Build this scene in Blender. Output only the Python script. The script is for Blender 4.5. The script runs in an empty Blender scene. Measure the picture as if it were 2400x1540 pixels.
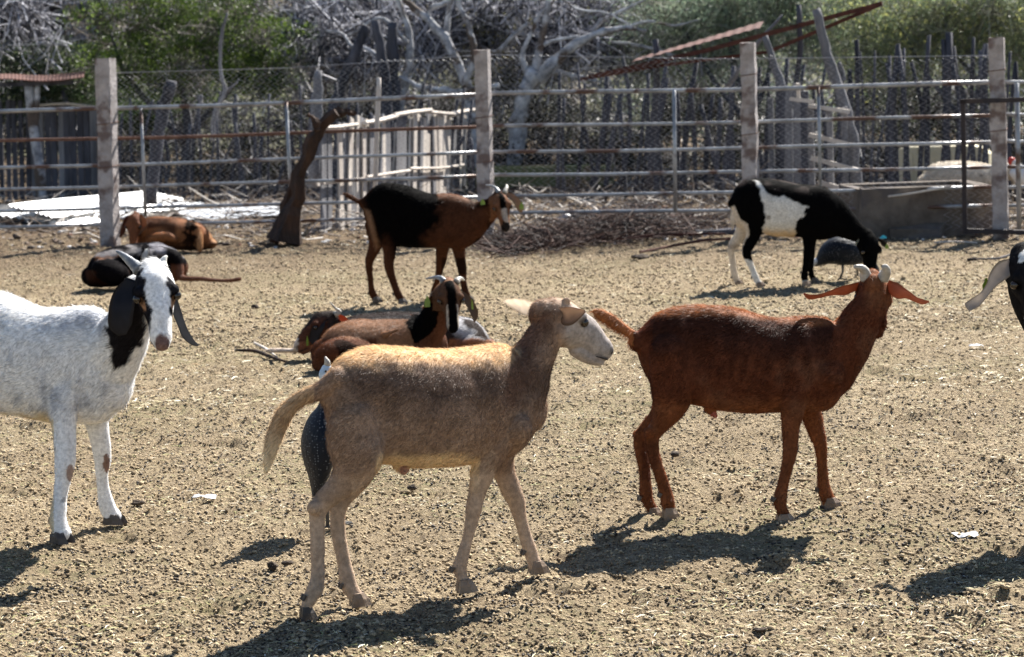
import bpy, math, random
import numpy as np
from mathutils import Vector, Matrix

random.seed(7)
RNG = np.random.default_rng(11)
PI = math.pi
sc = bpy.context.scene
COL = sc.collection

# ------------------------------------------------------------------ camera
FPX, CXP, CYP = 5000.0, 1200.0, 770.0        # focal length and centre in units of a 2400 wide picture
CAM_H = 1.41
PITCH = math.atan(605 / FPX)
ROLL = math.radians(1.75)
cp, sp = math.cos(PITCH), math.sin(PITCH)
FW = np.array([0, cp, -sp]); RT = np.array([1., 0, 0]); UP = np.array([0, sp, cp])
RTr = RT * math.cos(ROLL) - UP * math.sin(ROLL)
UPr = RT * math.sin(ROLL) + UP * math.cos(ROLL)
CAM = np.array([0, 0, CAM_H])
cam_d = bpy.data.cameras.new('camera')
cam = bpy.data.objects.new('camera', cam_d)
COL.objects.link(cam)
cam_d.sensor_width = 36.0
cam_d.lens = FPX / 2400 * 36
cam_d.clip_end = 2000
cam_d.dof.use_dof = True
cam_d.dof.focus_distance = 6.25
cam_d.dof.aperture_fstop = 7.5
m3 = Matrix((RTr, UPr, -FW)).transposed()
cam.matrix_world = Matrix.Translation(CAM) @ m3.to_4x4()
sc.camera = cam

# ------------------------------------------------------------------ light
SUN_EL, SUN_AZ = math.radians(45), math.radians(33)      # azimuth: right of straight ahead (+Y)
world = bpy.data.worlds.new('World'); sc.world = world; world.use_nodes = True
wn = world.node_tree.nodes; wl = world.node_tree.links
sky = wn.new('ShaderNodeTexSky'); sky.sky_type = 'NISHITA'; sky.sun_disc = False
sky.sun_elevation = SUN_EL; sky.sun_rotation = SUN_AZ
sky.air_density = 1.0; sky.dust_density = 0.15; sky.ozone_density = 1.5; sky.altitude = 400
wl.new(sky.outputs[0], wn['Background'].inputs[0]); wn['Background'].inputs[1].default_value = 0.05
sl = bpy.data.lights.new('sun', 'SUN'); sl.energy = 5.0; sl.angle = math.radians(0.53); sl.color = (1, .955, .88)
so = bpy.data.objects.new('sun', sl); COL.objects.link(so)
sdir = Vector((math.sin(SUN_AZ) * math.cos(SUN_EL), math.cos(SUN_AZ) * math.cos(SUN_EL), math.sin(SUN_EL)))
so.rotation_euler = sdir.to_track_quat('Z', 'Y').to_euler(); so.location = (4, 6, 9)
sc.view_settings.view_transform = 'Standard'; sc.view_settings.look = 'None'
sc.view_settings.exposure = 1.56; sc.view_settings.gamma = 1.0; sc.view_settings.use_curve_mapping = False
sc.render.engine = 'CYCLES'
sc.cycles.use_denoising = True
sc.cycles.max_bounces = 8
sc.cycles.diffuse_bounces = 2
sc.cycles.transparent_max_bounces = 12
sc.render.hair_type = 'STRAND'

# ------------------------------------------------------------------ helpers: picture point -> place in the world
def ray(px, py):
    u, v = px - CXP, CYP - py
    return RTr * u + UPr * v + FW * FPX
def W(px, py, d):
    """the point at distance d (world y) seen at picture point px, py"""
    r = ray(px, py); return CAM + r * (d / r[1])
def G(px, py):
    """the ground point seen at px, py"""
    r = ray(px, py); return CAM + r * (-CAM_H / r[2])
def proj(P):
    P = np.asarray(P, float) - CAM
    z = P @ FW
    return CXP + FPX * (P @ RTr) / z, CYP - FPX * (P @ UPr) / z
def nrm(v):
    v = np.asarray(v, float); return v / (np.linalg.norm(v, axis=-1, keepdims=True) + 1e-12)

def hash3(i, seed):
    a = (i[..., 0].astype(np.int64) * 73856093) ^ (i[..., 1].astype(np.int64) * 19349663) ^ (i[..., 2].astype(np.int64) * 83492791) ^ (seed * 2654435 + 977)
    a &= 0xffffffff
    a = ((a ^ (a >> 15)) * 2246822519) & 0xffffffff
    a = ((a ^ (a >> 13)) * 3266489917) & 0xffffffff
    a ^= a >> 16
    return (a & 0xffffff) / 0xffffff * 2 - 1
def vnoise(P, s, seed=0):
    P = np.asarray(P, float)
    if P.shape[-1] == 2: P = np.concatenate([P, np.zeros(P.shape[:-1] + (1,))], -1)
    q = P / s; i = np.floor(q); f = q - i; f = f * f * (3 - 2 * f)
    r = 0
    for dx in (0, 1):
        for dy in (0, 1):
            for dz in (0, 1):
                w = (f[..., 0] if dx else 1 - f[..., 0]) * (f[..., 1] if dy else 1 - f[..., 1]) * (f[..., 2] if dz else 1 - f[..., 2])
                r = r + w * hash3(i + np.array([dx, dy, dz]), seed)
    return r
def fbm(P, s, seed=0, n=3):
    return sum(vnoise(P, s / 2 ** k, seed + k) * .5 ** k for k in range(n)) / (2 - .5 ** (n - 1))

# ------------------------------------------------------------------ helpers: materials
def srgb(h):
    return tuple(((c / 255) / 12.92 if c / 255 <= .04045 else ((c / 255 + .055) / 1.055) ** 2.4) for c in h)
def node_mat(name):
    m = bpy.data.materials.new(name); m.use_nodes = True
    return m, m.node_tree.nodes, m.node_tree.links, m.node_tree.nodes['Principled BSDF']
def mat(name, c1, c2=None, scale=8, rough=.8, bump=.3, bscale=60, metal=0, spec=.3, stretch=(1, 1, 1), detail=5, c3=None, s3=3, bdist=.01, contrast=(.35, .65), trans=0):
    """procedural surface: two or three colours mixed by noise in object space, with fine relief"""
    m, n, l, b = node_mat(name)
    tc = n.new('ShaderNodeTexCoord'); mp = n.new('ShaderNodeMapping'); mp.inputs['Scale'].default_value = stretch
    l.new(tc.outputs['Object'], mp.inputs[0])
    nz = n.new('ShaderNodeTexNoise'); nz.inputs['Scale'].default_value = scale; nz.inputs['Detail'].default_value = detail; nz.inputs['Roughness'].default_value = .65
    l.new(mp.outputs[0], nz.inputs[0])
    cr = n.new('ShaderNodeValToRGB'); cr.color_ramp.elements[0].position = contrast[0]; cr.color_ramp.elements[1].position = contrast[1]
    cr.color_ramp.elements[0].color = (*c1, 1); cr.color_ramp.elements[1].color = (*(c2 or c1), 1)
    l.new(nz.outputs[0], cr.inputs[0]); out = cr.outputs[0]
    if c3:
        n3 = n.new('ShaderNodeTexNoise'); n3.inputs['Scale'].default_value = s3; n3.inputs['Detail'].default_value = 6
        l.new(tc.outputs['Object'], n3.inputs[0])
        r3 = n.new('ShaderNodeValToRGB'); r3.color_ramp.elements[0].position = .52; r3.color_ramp.elements[1].position = .6
        l.new(n3.outputs[0], r3.inputs[0])
        mx = n.new('ShaderNodeMixRGB'); l.new(r3.outputs[0], mx.inputs[0]); l.new(out, mx.inputs[1]); mx.inputs[2].default_value = (*c3, 1); out = mx.outputs[0]
    l.new(out, b.inputs['Base Color'])
    b.inputs['Roughness'].default_value = rough; b.inputs['Metallic'].default_value = metal
    b.inputs['Specular IOR Level'].default_value = spec
    if bump:
        nb = n.new('ShaderNodeTexNoise'); nb.inputs['Scale'].default_value = bscale; nb.inputs['Detail'].default_value = 4
        l.new(mp.outputs[0], nb.inputs[0])
        bp = n.new('ShaderNodeBump'); bp.inputs['Strength'].default_value = bump; bp.inputs['Distance'].default_value = bdist
        l.new(nb.outputs[0], bp.inputs['Height']); l.new(bp.outputs[0], b.inputs['Normal'])
    return m
def leafy(name, trans=.45, rough=.5, vary=True):
    """colour from the mesh's own colour attribute, light shining through"""
    m, n, l, b = node_mat(name)
    at = n.new('ShaderNodeAttribute'); at.attribute_name = 'Col'
    l.new(at.outputs['Color'], b.inputs['Base Color']); b.inputs['Roughness'].default_value = rough
    b.inputs['Specular IOR Level'].default_value = .35
    tr = n.new('ShaderNodeBsdfTranslucent'); l.new(at.outputs['Color'], tr.inputs[0])
    mx = n.new('ShaderNodeMixShader'); mx.inputs[0].default_value = trans
    l.new(b.outputs[0], mx.inputs[1]); l.new(tr.outputs[0], mx.inputs[2])
    l.new(mx.outputs[0], n['Material Output'].inputs[0])
    return m

# ------------------------------------------------------------------ helpers: meshes and objects
def np_mesh(name, V, F, col=None, smooth=False):
    """V (n,3), F (m,k) all of one size, or list of lists"""
    me = bpy.data.meshes.new(name)
    V = np.asarray(V, np.float32)
    if isinstance(F, np.ndarray):
        m, k = F.shape
        me.vertices.add(len(V)); me.vertices.foreach_set('co', V.ravel())
        me.loops.add(m * k); me.loops.foreach_set('vertex_index', F.astype(np.int32).ravel())
        me.polygons.add(m); me.polygons.foreach_set('loop_start', np.arange(0, m * k, k, dtype=np.int32))
        me.update(calc_edges=True)
    else:
        me.from_pydata(V.tolist(), [], [list(map(int, f)) for f in F]); me.update()
    if col is not None:
        a = me.color_attributes.new('Col', 'FLOAT_COLOR', 'POINT')
        c = np.ones((len(V), 4), np.float32); c[:, :3] = col; a.data.foreach_set('color', c.ravel())
    if smooth: me.polygons.foreach_set('use_smooth', np.ones(len(me.polygons), bool))
    return me
def link(name, me, material=None, parent=None, kind=None, label=None, cat=None, group=None, loc=None):
    o = bpy.data.objects.new(name, me); COL.objects.link(o)
    if material is not None and me is not None:
        if not len(me.materials): me.materials.append(material)
    if parent is not None:
        o.parent = parent; o.matrix_parent_inverse = Matrix.Translation(parent.location).inverted() if parent.rotation_euler.to_quaternion().angle == 0 else parent.matrix_world.inverted()
    if kind: o['kind'] = kind
    if label: o['label'] = label
    if cat: o['category'] = cat
    if group: o['group'] = group
    if loc is not None: o.location = loc
    return o
def thing(name, loc, label, cat, group=None):
    return link(name, None, label=label, cat=cat, group=group, loc=tuple(float(a) for a in loc))

class MB:
    """collects geometry in world coordinates"""
    def __init__(s): s.V = []; s.F = []; s.n = 0; s.C = []
    def add(s, V, F, col=None):
        V = np.asarray(V, float)
        s.V.append(V); s.F += [[int(i) + s.n for i in f] for f in F]; s.n += len(V)
        if col is not None: s.C.append(np.broadcast_to(np.asarray(col, float), (len(V), 3)))
        return s
    def box(s, c, dims, R=None, jit=0, col=None):
        x, y, z = np.array(dims) / 2
        V = np.array([[a, b, d] for a in (-x, x) for b in (-y, y) for d in (-z, z)])
        if jit: V = V + RNG.uniform(-jit, jit, V.shape)
        if R is not None: V = V @ np.asarray(R).T
        F = [(0, 1, 3, 2), (4, 6, 7, 5), (0, 4, 5, 1), (2, 3, 7, 6), (0, 2, 6, 4), (1, 5, 7, 3)]
        return s.add(V + np.asarray(c), F, col)
    def bar(s, a, b, w, t, up=(0, 0, 1), w2=None, jit=0, col=None):
        """rectangular bar from a to b, w wide, t thick; width lies across the axis and 'up'"""
        a = np.asarray(a, float); b = np.asarray(b, float); d = nrm(b - a)
        side = np.cross(d, up)
        if np.linalg.norm(side) < 1e-3: side = np.cross(d, (0, 1, 0))
        side = nrm(side); th = np.cross(side, d)
        w2 = w if w2 is None else w2
        V = [p + side * sx * ww / 2 + th * sy * t / 2 for p, ww in ((a, w), (b, w2)) for sx in (-1, 1) for sy in (-1, 1)]
        V = np.array(V) + (RNG.uniform(-jit, jit, (8, 3)) if jit else 0)
        F = [(0, 1, 3, 2), (4, 6, 7, 5), (0, 4, 5, 1), (2, 3, 7, 6), (0, 2, 6, 4), (1, 5, 7, 3)]
        return s.add(V, F, col)
    def tube(s, pts, rad, n=8, lump=0, seed=0, col=None, caps=True):
        pts = np.asarray(pts, float); m = len(pts)
        rad = np.broadcast_to(np.asarray(rad, float), (m,))
        T = nrm(np.gradient(pts, axis=0))
        ref = np.array([0, 0, 1.]) if abs(T[0][2]) < .9 else np.array([0, 1., 0])
        A = nrm(np.cross(T, ref)); B = np.cross(T, A)
        an = np.arange(n) / n * 2 * PI
        R = pts[:, None] + (A[:, None] * np.cos(an)[None, :, None] + B[:, None] * np.sin(an)[None, :, None]) * rad[:, None, None]
        if lump:
            nn = vnoise(R, max(rad.max() * 1.6, .01), seed)[..., None]
            R = R + (R - pts[:, None]) * nn * lump
        V = R.reshape(-1, 3)
        F = [(i * n + j, i * n + (j + 1) % n, (i + 1) * n + (j + 1) % n, (i + 1) * n + j) for i in range(m - 1) for j in range(n)]
        if caps: F += [tuple(range(n))[::-1], tuple((m - 1) * n + j for j in range(n))]
        return s.add(V, F, col)
    def ball(s, c, r, n=10, R=None, col=None):
        r = np.broadcast_to(np.asarray(r, float), (3,)); V = [[0, 0, 1]]; m = n // 2
        for i in range(1, m):
            for j in range(n):
                a, b = PI * i / m, 2 * PI * j / n; V.append([math.sin(a) * math.cos(b), math.sin(a) * math.sin(b), math.cos(a)])
        V.append([0, 0, -1]); V = np.array(V) * r
        if R is not None: V = V @ np.asarray(R).T
        F = [(0, 1 + j, 1 + (j + 1) % n) for j in range(n)]
        for i in range(m - 2):
            for j in range(n):
                a = 1 + i * n + j; b = 1 + i * n + (j + 1) % n; F.append((a, a + n, b + n, b))
        L = len(V) - 1
        F += [(L, L - n + (j + 1) % n, L - n + j) for j in range(n)]
        return s.add(V + np.asarray(c), F, col)
    def mesh(s, name, origin=(0, 0, 0), smooth=False):
        V = np.concatenate(s.V) - np.asarray(origin, float)
        return np_mesh(name, V, s.F, np.concatenate(s.C) if s.C else None, smooth)
    def part(s, name, material, parent, smooth=False, kind=None, label=None):
        """link as a part; coordinates are made relative to the parent's location"""
        o = bpy.data.objects.new(name, s.mesh(name, tuple(wloc(parent)), smooth)); COL.objects.link(o); o.parent = parent
        o.data.materials.append(material)
        if kind: o['kind'] = kind
        if label: o['label'] = label
        return o
    def single(s, name, material, label=None, cat=None, group=None, kind=None, smooth=False):
        V = np.concatenate(s.V); org = np.array([V[:, 0].mean(), V[:, 1].mean(), V[:, 2].min()])
        o = bpy.data.objects.new(name, s.mesh(name, org, smooth)); COL.objects.link(o); o.location = org
        o.data.materials.append(material)
        for k, v in (('label', label), ('category', cat), ('group', group), ('kind', kind)):
            if v: o[k] = v
        return o
def wloc(o):
    p = np.array(o.location)
    while o.parent: o = o.parent; p = p + np.array(o.location)
    return p

def resample(A, k):
    """Catmull-Rom through rows of A, k steps per span"""
    A = np.asarray(A, float); n = len(A)
    if n < 3: return np.array([A[0] + (A[1] - A[0]) * t / k for t in range(k + 1)])
    P = np.vstack([2 * A[0] - A[1], A, 2 * A[-1] - A[-2]]); out = []
    for i in range(1, n):
        p0, p1, p2, p3 = P[i - 1], P[i], P[i + 1], P[i + 2]
        for t in np.arange(k) / k:
            out.append(.5 * ((2 * p1) + (-p0 + p2) * t + (2 * p0 - 5 * p1 + 4 * p2 - p3) * t * t + (-p0 + 3 * p1 - 3 * p2 + p3) * t ** 3))
    out.append(A[-1]); return np.array(out)

def loft(C, hh, ww, lat, n=20, p=2.0, k=3, H0=None):
    """closed solid through rings; hh half height, ww half width along lat; returns V, F"""
    A = np.hstack([np.asarray(C, float), np.asarray(hh, float)[:, None], np.asarray(ww, float)[:, None]])
    A = resample(A, k); C, hh, ww = A[:, :3], np.maximum(A[:, 3], .002), np.maximum(A[:, 4], .002)
    T = nrm(np.gradient(C, axis=0)); lat = np.broadcast_to(np.asarray(lat, float), C.shape)
    L = nrm(lat - T * (lat * T).sum(1, keepdims=True)); H = np.cross(T, L)
    if H0 is not None: H0 = nrm(H0); H = np.tile(H0, (len(C), 1)); L = nrm(lat - H * (lat * H).sum(1, keepdims=True)); T = np.tile(np.cross(L[0], H0), (len(C), 1)); T *= np.sign((T[0] * (C[-1] - C[0])).sum())
    e0 = np.minimum(hh[0], ww[0]); e1 = np.minimum(hh[-1], ww[-1])
    def cap(i, sgn, e):
        return [(C[i] + T[i] * sgn * e * .45, hh[i] * .84, ww[i] * .84, L[i], H[i]), (C[i] + T[i] * sgn * e * .8, hh[i] * .5, ww[i] * .5, L[i], H[i])]
    rings = cap(0, -1, e0)[::-1] + [(C[i], hh[i], ww[i], L[i], H[i]) for i in range(len(C))] + cap(-1, 1, e1)
    an = np.arange(n) / n * 2 * PI
    ca, sa = np.cos(an), np.sin(an)
    ca = np.sign(ca) * np.abs(ca) ** (2 / p); sa = np.sign(sa) * np.abs(sa) ** (2 / p)
    V = np.concatenate([c + np.outer(ca * h, Hh) + np.outer(sa * w, Ll) for c, h, w, Ll, Hh in rings])
    m = len(rings)
    F = [(i * n + j, i * n + (j + 1) % n, (i + 1) * n + (j + 1) % n, (i + 1) * n + j) for i in range(m - 1) for j in range(n)]
    V = np.vstack([V, C[0] - T[0] * e0 * .95, C[-1] + T[-1] * e1 * .95]); a, b = m * n, m * n + 1
    F += [(a, (j + 1) % n, j) for j in range(n)] + [(b, (m - 1) * n + j, (m - 1) * n + (j + 1) % n) for j in range(n)]
    return V, F

class Fr:
    """a picture frame: its coordinates -> 2400-wide picture units"""
    def __init__(s, ox, oy, scl): s.ox, s.oy, s.s = ox, oy, scl
    def D(s, x, y): return (s.ox + x / s.s) * .9375, (s.oy + y / s.s) * .9375
    def k(s): return .9375 / s.s
    def inv(s, X, Y): return (X / .9375 - s.ox) * s.s, (Y / .9375 - s.oy) * s.s
    def W(s, x, y, d): return W(*s.D(x, y), d)
    def G(s, x, y): return G(*s.D(x, y))

def in_poly(X, Y, poly):
    """signed distance (negative inside) from points to a polygon"""
    poly = np.asarray(poly, float); n = len(poly)
    d = np.full(X.shape, 1e9); ins = np.zeros(X.shape, bool)
    for i in range(n):
        a, b = poly[i], poly[(i + 1) % n]; e = b - a
        wx, wy = X - a[0], Y - a[1]; t = np.clip((wx * e[0] + wy * e[1]) / (e @ e + 1e-9), 0, 1)
        d = np.minimum(d, np.hypot(wx - e[0] * t, wy - e[1] * t))
        c = ((a[1] > Y) != (b[1] > Y)) & (X < (b[0] - a[0]) * (Y - a[1]) / ((b[1] - a[1]) if b[1] != a[1] else 1e-9) + a[0])
        ins ^= c
    return np.where(ins, -d, d)
def sstep(a, b, x):
    t = np.clip((x - a) / (b - a), 0, 1); return t * t * (3 - 2 * t)
# ------------------------------------------------------------------ animals
def coat_material():
    m, n, l, b = node_mat('coat')
    at = n.new('ShaderNodeAttribute'); at.attribute_name = 'Col'
    tc = n.new('ShaderNodeTexCoord'); nz = n.new('ShaderNodeTexNoise'); nz.inputs['Scale'].default_value = 90; nz.inputs['Detail'].default_value = 4
    l.new(tc.outputs['Object'], nz.inputs[0])
    mr = n.new('ShaderNodeMapRange'); mr.inputs[1].default_value = .3; mr.inputs[2].default_value = .7; mr.inputs[3].default_value = .72; mr.inputs[4].default_value = 1.2
    l.new(nz.outputs[0], mr.inputs[0])
    mx = n.new('ShaderNodeVectorMath'); mx.operation = 'SCALE'; l.new(at.outputs['Color'], mx.inputs[0]); l.new(mr.outputs[0], mx.inputs['Scale'])
    l.new(mx.outputs[0], b.inputs['Base Color']); b.inputs['Roughness'].default_value = .7; b.inputs['Specular IOR Level'].default_value = .1
    nb = n.new('ShaderNodeTexNoise'); nb.inputs['Scale'].default_value = 260; l.new(tc.outputs['Object'], nb.inputs[0])
    bp = n.new('ShaderNodeBump'); bp.inputs['Strength'].default_value = .5; bp.inputs['Distance'].default_value = .003
    l.new(nb.outputs[0], bp.inputs['Height']); l.new(bp.outputs[0], b.inputs['Normal'])
    return m
M_COAT = coat_material()
def spec_by_tone(m, k=1.0, lo=.03, hi=.32):
    n, l = m.node_tree.nodes, m.node_tree.links; bw = n.new('ShaderNodeRGBToBW'); mr = n.new('ShaderNodeMapRange')
    at = next(q for q in n if q.type == 'ATTRIBUTE'); l.new(at.outputs['Color'], bw.inputs[0]); l.new(bw.outputs[0], mr.inputs[0])
    mr.inputs[1].default_value = 0; mr.inputs[2].default_value = .12; mr.inputs[3].default_value = lo; mr.inputs[4].default_value = hi
    l.new(mr.outputs[0], n['Principled BSDF'].inputs['Specular IOR Level'])
M_FUR = leafy('fur_strands', trans=.5, rough=.45)
spec_by_tone(M_FUR, hi=.24); spec_by_tone(M_COAT, lo=.01, hi=.12)
M_EAR = leafy('ear_skin', trans=.5, rough=.6)
M_HORN = mat('horn', (.30, .27, .23), (.52, .48, .42), scale=14, rough=.45, bump=.4, bscale=70, stretch=(1, 1, 3))
M_HORN_GREY = mat('grey_horn', (.10, .11, .13), (.34, .35, .36), scale=14, rough=.4, bump=.4, bscale=70)
M_HOOF = mat('hoof', (.05, .042, .038), (.12, .10, .085), scale=20, rough=.5, bump=.3, bscale=90)
M_HOOF_PALE = mat('pale_hoof', (.17, .12, .085), (.27, .20, .145), scale=20, rough=.5, bump=.3, bscale=90)
M_EYE = mat('eye_dark', (.012, .008, .005), (.03, .018, .01), scale=30, rough=.08, bump=0, spec=.6)
M_NOSTRIL = mat('nostril', (.02, .012, .01), (.04, .025, .02), rough=.5, bump=0)
M_TAG = mat('ear_tag_yellow', (.15, .22, .03), (.22, .28, .04), rough=.4, bump=0)
M_TAG_BLUE = mat('ear_tag_blue', (.04, .45, .55), (.08, .5, .6), rough=.4, bump=0)

def remesh(V, F, voxel, it=6):
    me = np_mesh('tmp', V, F); o = bpy.data.objects.new('tmp', me); COL.objects.link(o)
    r = o.modifiers.new('r', 'REMESH'); r.mode = 'VOXEL'; r.voxel_size = voxel
    s = o.modifiers.new('s', 'SMOOTH'); s.factor = .5; s.iterations = it
    dg = bpy.context.evaluated_depsgraph_get(); ev = o.evaluated_get(dg); m2 = ev.to_mesh()
    n = len(m2.vertices); v = np.empty(n * 3, np.float32); m2.vertices.foreach_get('co', v)
    k = len(m2.polygons); lt = np.empty(k, np.int32); m2.polygons.foreach_get('loop_total', lt)
    li = np.empty(len(m2.loops), np.int32); m2.loops.foreach_get('vertex_index', li)
    if (lt == 4).all(): Fo = li.reshape(-1, 4)
    else:
        m2.calc_loop_triangles(); Fo = np.empty(len(m2.loop_triangles) * 3, np.int32); m2.loop_triangles.foreach_get('vertices', Fo); Fo = Fo.reshape(-1, 3)
    ev.to_mesh_clear(); bpy.data.objects.remove(o); bpy.data.meshes.remove(me)
    return v.reshape(-1, 3).astype(float), Fo
def vnormals(V, F):
    fn = np.cross(V[F[:, 2]] - V[F[:, 0]], V[F[:, -1]] - V[F[:, 1]])
    N = np.zeros_like(V)
    for c in range(F.shape[1]): np.add.at(N, F[:, c], fn)
    return nrm(N)

class Animal:
    def __init__(s, fr, yaw, voxel=.006):
        s.fr = fr; s.yaw = math.radians(yaw); s.voxel = voxel
        s.head = np.array([math.cos(s.yaw), math.sin(s.yaw), 0]); s.lat = np.array([-math.sin(s.yaw), math.cos(s.yaw), 0])
        s.parts = []; s.ears = []; s.horns = []; s.eyes = []; s.dark = []; s.hooves = []; s.tags = []; s.headT = None; s.dew = []
    def px(s, h, d): return h * s.fr.k() * d / FPX
    def torso(s, sts, p=2.25):
        C = []; H = []; Wd = []; HV = s.fr.W(sts[3][0], sts[3][1], sts[3][3]) - s.fr.W(sts[3][0], sts[3][2], sts[3][3])
        for x, yt, yb, d, w in sts:
            a, b = s.fr.W(x, yt, d), s.fr.W(x, yb, d); C.append((a + b) / 2); H.append(np.linalg.norm(a - b) / 2); Wd.append(w)
        s.parts.append(loft(C, H, Wd, s.lat, n=28, p=p, H0=HV))
    def tube(s, sts, lat=None, p=2.0):
        """stations: x, y, depth, half thickness across in picture px, half width (m) along lateral"""
        C = [s.fr.W(x, y, d) for x, y, d, h, w in sts]; H = [s.px(h, d) for x, y, d, h, w in sts]; Wd = [w for *_, w in sts]
        s.parts.append(loft(C, H, Wd, s.lat if lat is None else lat, n=18, p=p))
    def leg(s, pts, d0, foot, wr=.8, wmax=.05, hoof=True, pale=False, hyaw=None, raise_=0, hs=1.0, ycontact=None):
        """pts: x, y, half thickness px; the foot stands where the ground is at foot=(x,y)"""
        g = s.fr.G(*foot); df = g[1] - .004
        if raise_: df = d0 + (df - d0) * raise_
        pts = [(x, y, h * (.92 if i > 3 else 1)) for i, (x, y, h) in enumerate(pts)]
        y0, y1 = pts[0][1], pts[-1][1]; st = []
        for x, y, h in pts:
            t = (y - y0) / (y1 - y0); t = min(1, max(0, t)) ** .8; d = d0 + (df - d0) * t
            st.append((x, y, d, h, max(.009, min(wmax, s.px(h, d) * wr))))
        s.tube(st)
        if hoof:
            if len(pts) > 6:
                fx, fy, fh = pts[-3]; s.dew.append((s.fr.W(fx, fy, df), s.px(fh, df), math.radians(hyaw) if hyaw is not None else s.yaw))
            e = s.fr.W(pts[-1][0], pts[-1][1], df)
            s.hooves.append((e, s.yaw if hyaw is None else math.radians(hyaw), pale, hs, 0.0 if not raise_ else None))
    def sphere(s, c, r):
        b = MB(); b.ball(c, r, 12); s.parts.append((b.V[0], b.F))
    def head_(s, x, y, d, yaw, pitch, roll=0, scale=1.0, roman=.004, jaw=1.0, wide=1.0, eye_s=1.0):
        o = s.fr.W(x, y, d); yaw, pitch, roll = map(math.radians, (yaw, pitch, roll))
        R = np.array((Matrix.Rotation(yaw, 3, 'Z') @ Matrix.Rotation(-pitch, 3, 'Y') @ Matrix.Rotation(roll, 3, 'X')))
        T = lambda q: o + (np.asarray(q, float) * scale) @ R.T
        s.T = T; s.R = R; s.hs = scale
        ST = [(-.03, -.006, .038, .036), (-.008, -.006, .052, .046), (.02, -.008, .062, .051), (.05, -.012, .060, .052), (.075, -.015, .053, .047), (.10, -.020, .046, .038),
              (.13, -.026, .040, .031), (.155, -.031, .037, .0280), (.175, -.034, .034, .0270), (.190, -.037, .028, .0215)]
        C = [T((a, 0, b + roman * math.exp(-((a - .11) / .035) ** 2))) for a, b, _, _ in ST]
        V, F = loft(C, [h * scale for *_, h, _ in ST], [w * scale * wide for *_, w in ST], R[:, 1], n=22, p=2.15)
        s.parts.append((V, F))
        for sg in (-1, 1):
            s.sphere(T((.058, sg * .042 * wide, .020)), .019 * scale)
            s.sphere(T((.020, sg * .030 * wide, -.035 * jaw)), .030 * scale)
            s.sphere(T((.180, sg * .012, -.030)), .015 * scale)
            s.eyes.append((T((.071, sg * .0505 * wide, .010)), .0125 * scale * eye_s))
            s.dark.append((T((.197, sg * .0115, -.0305)), np.array([.006, .0042, .0085]) * scale, R @ np.array(Matrix.Rotation(sg * .5, 3, 'X'))))
        s.parts.append(loft([T((.10, 0, -.062)), T((.14, 0, -.068)), T((.180, 0, -.066))], [.019 * scale, .019 * scale, .0155 * scale], [.022 * scale, .02 * scale, .018 * scale], R[:, 1], n=12))
        s.mouth = [T((.192, y, -.052 + .006 * abs(y) / .02 - .001)) for y in (-.004, .004)] and [T((a, y, z)) for a, y, z in ((.150, -.0275, -.060), (.170, -.0265, -.0575), (.188, -.018, -.0555), (.2, 0, -.054), (.188, .018, -.0555), (.170, .0265, -.0575), (.150, .0275, -.060))]
        return T
    def ear(s, pts, widths, side, cup=.25, th=.0035, cols=None, inner=None, twist=None):
        """pts: world points from base to tip; side: vector across the leaf (per point or one); inner colour on the +normal face"""
        P = resample(pts, 4); Wd = resample(np.asarray(widths, float)[:, None], 4)[:, 0]
        T = nrm(np.gradient(P, axis=0)); side = np.asarray(side, float)
        S = np.broadcast_to(side, P.shape) if side.ndim == 1 else resample(side, 4)
        S = nrm(S - T * (S * T).sum(1, keepdims=True)); N = np.cross(T, S)
        us = np.linspace(-1, 1, 7); V = []; m = len(P)
        for sg in (1, -1):
            for i in range(m):
                for u in us:
                    edge = (1 - abs(u) ** 3)
                    V.append(P[i] + S[i] * u * Wd[i] + N[i] * (cup * Wd[i] * u * u + sg * th * .5 * edge))
        k = len(us); F = []; off = m * k
        for i in range(m - 1):
            for j in range(k - 1):
                a = i * k + j; F.append((a, a + 1, a + k + 1, a + k)); F.append((off + a, off + a + k, off + a + k + 1, off + a + 1))
            for j in (0, k - 1):
                a = i * k + j; F.append((a, a + k, off + a + k, off + a) if j == 0 else (a, off + a, off + a + k, a + k))
        for j in range(k - 1):
            F.append((j, off + j, off + j + 1, j + 1)); a = (m - 1) * k + j; F.append((a, a + 1, off + a + 1, off + a))
        s.ears.append((np.array(V), F, off, cols, inner))
    def horn(s, pts, r0, material=None, r1=.002):
        s.horns.append((resample(pts, 4), r0, r1, material or M_HORN))
    def tag(s, c, w, h, nrm_, material=None): s.tags.append((c, w * .8, h * .8, nrm_, material or M_TAG))
    def build(s, name, label, cat, paint, fur_n=0, fur_len=.012, fur_w=.0011, lenf=None, group=None, it=5, flow=None, lift=.35, hoofmat=None, disp=None):
        V = []; F = []; n = 0
        for v, f in s.parts:
            V.append(v); F += [[i + n for i in q] for q in f]; n += len(v)
        V, Fq = remesh(np.concatenate(V), F, s.voxel, it)
        N = vnormals(V, Fq)
        # flesh: gentle surface unevenness
        V = V + N * (vnoise(V, .05, 3) * .0016 + vnoise(V, .12, 5) * .003)[:, None]
        X, Y = proj(V); cx, cy = s.fr.inv(X, Y)
        wob = fbm(V, .035, 21, 3)
        if disp is not None: V = V + N * disp(V, cx, cy)[:, None]
        V[:, 2] = np.maximum(V[:, 2], .001)
        col = np.clip(paint(V, cx, cy, wob, s), 0.0015, 1)
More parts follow.
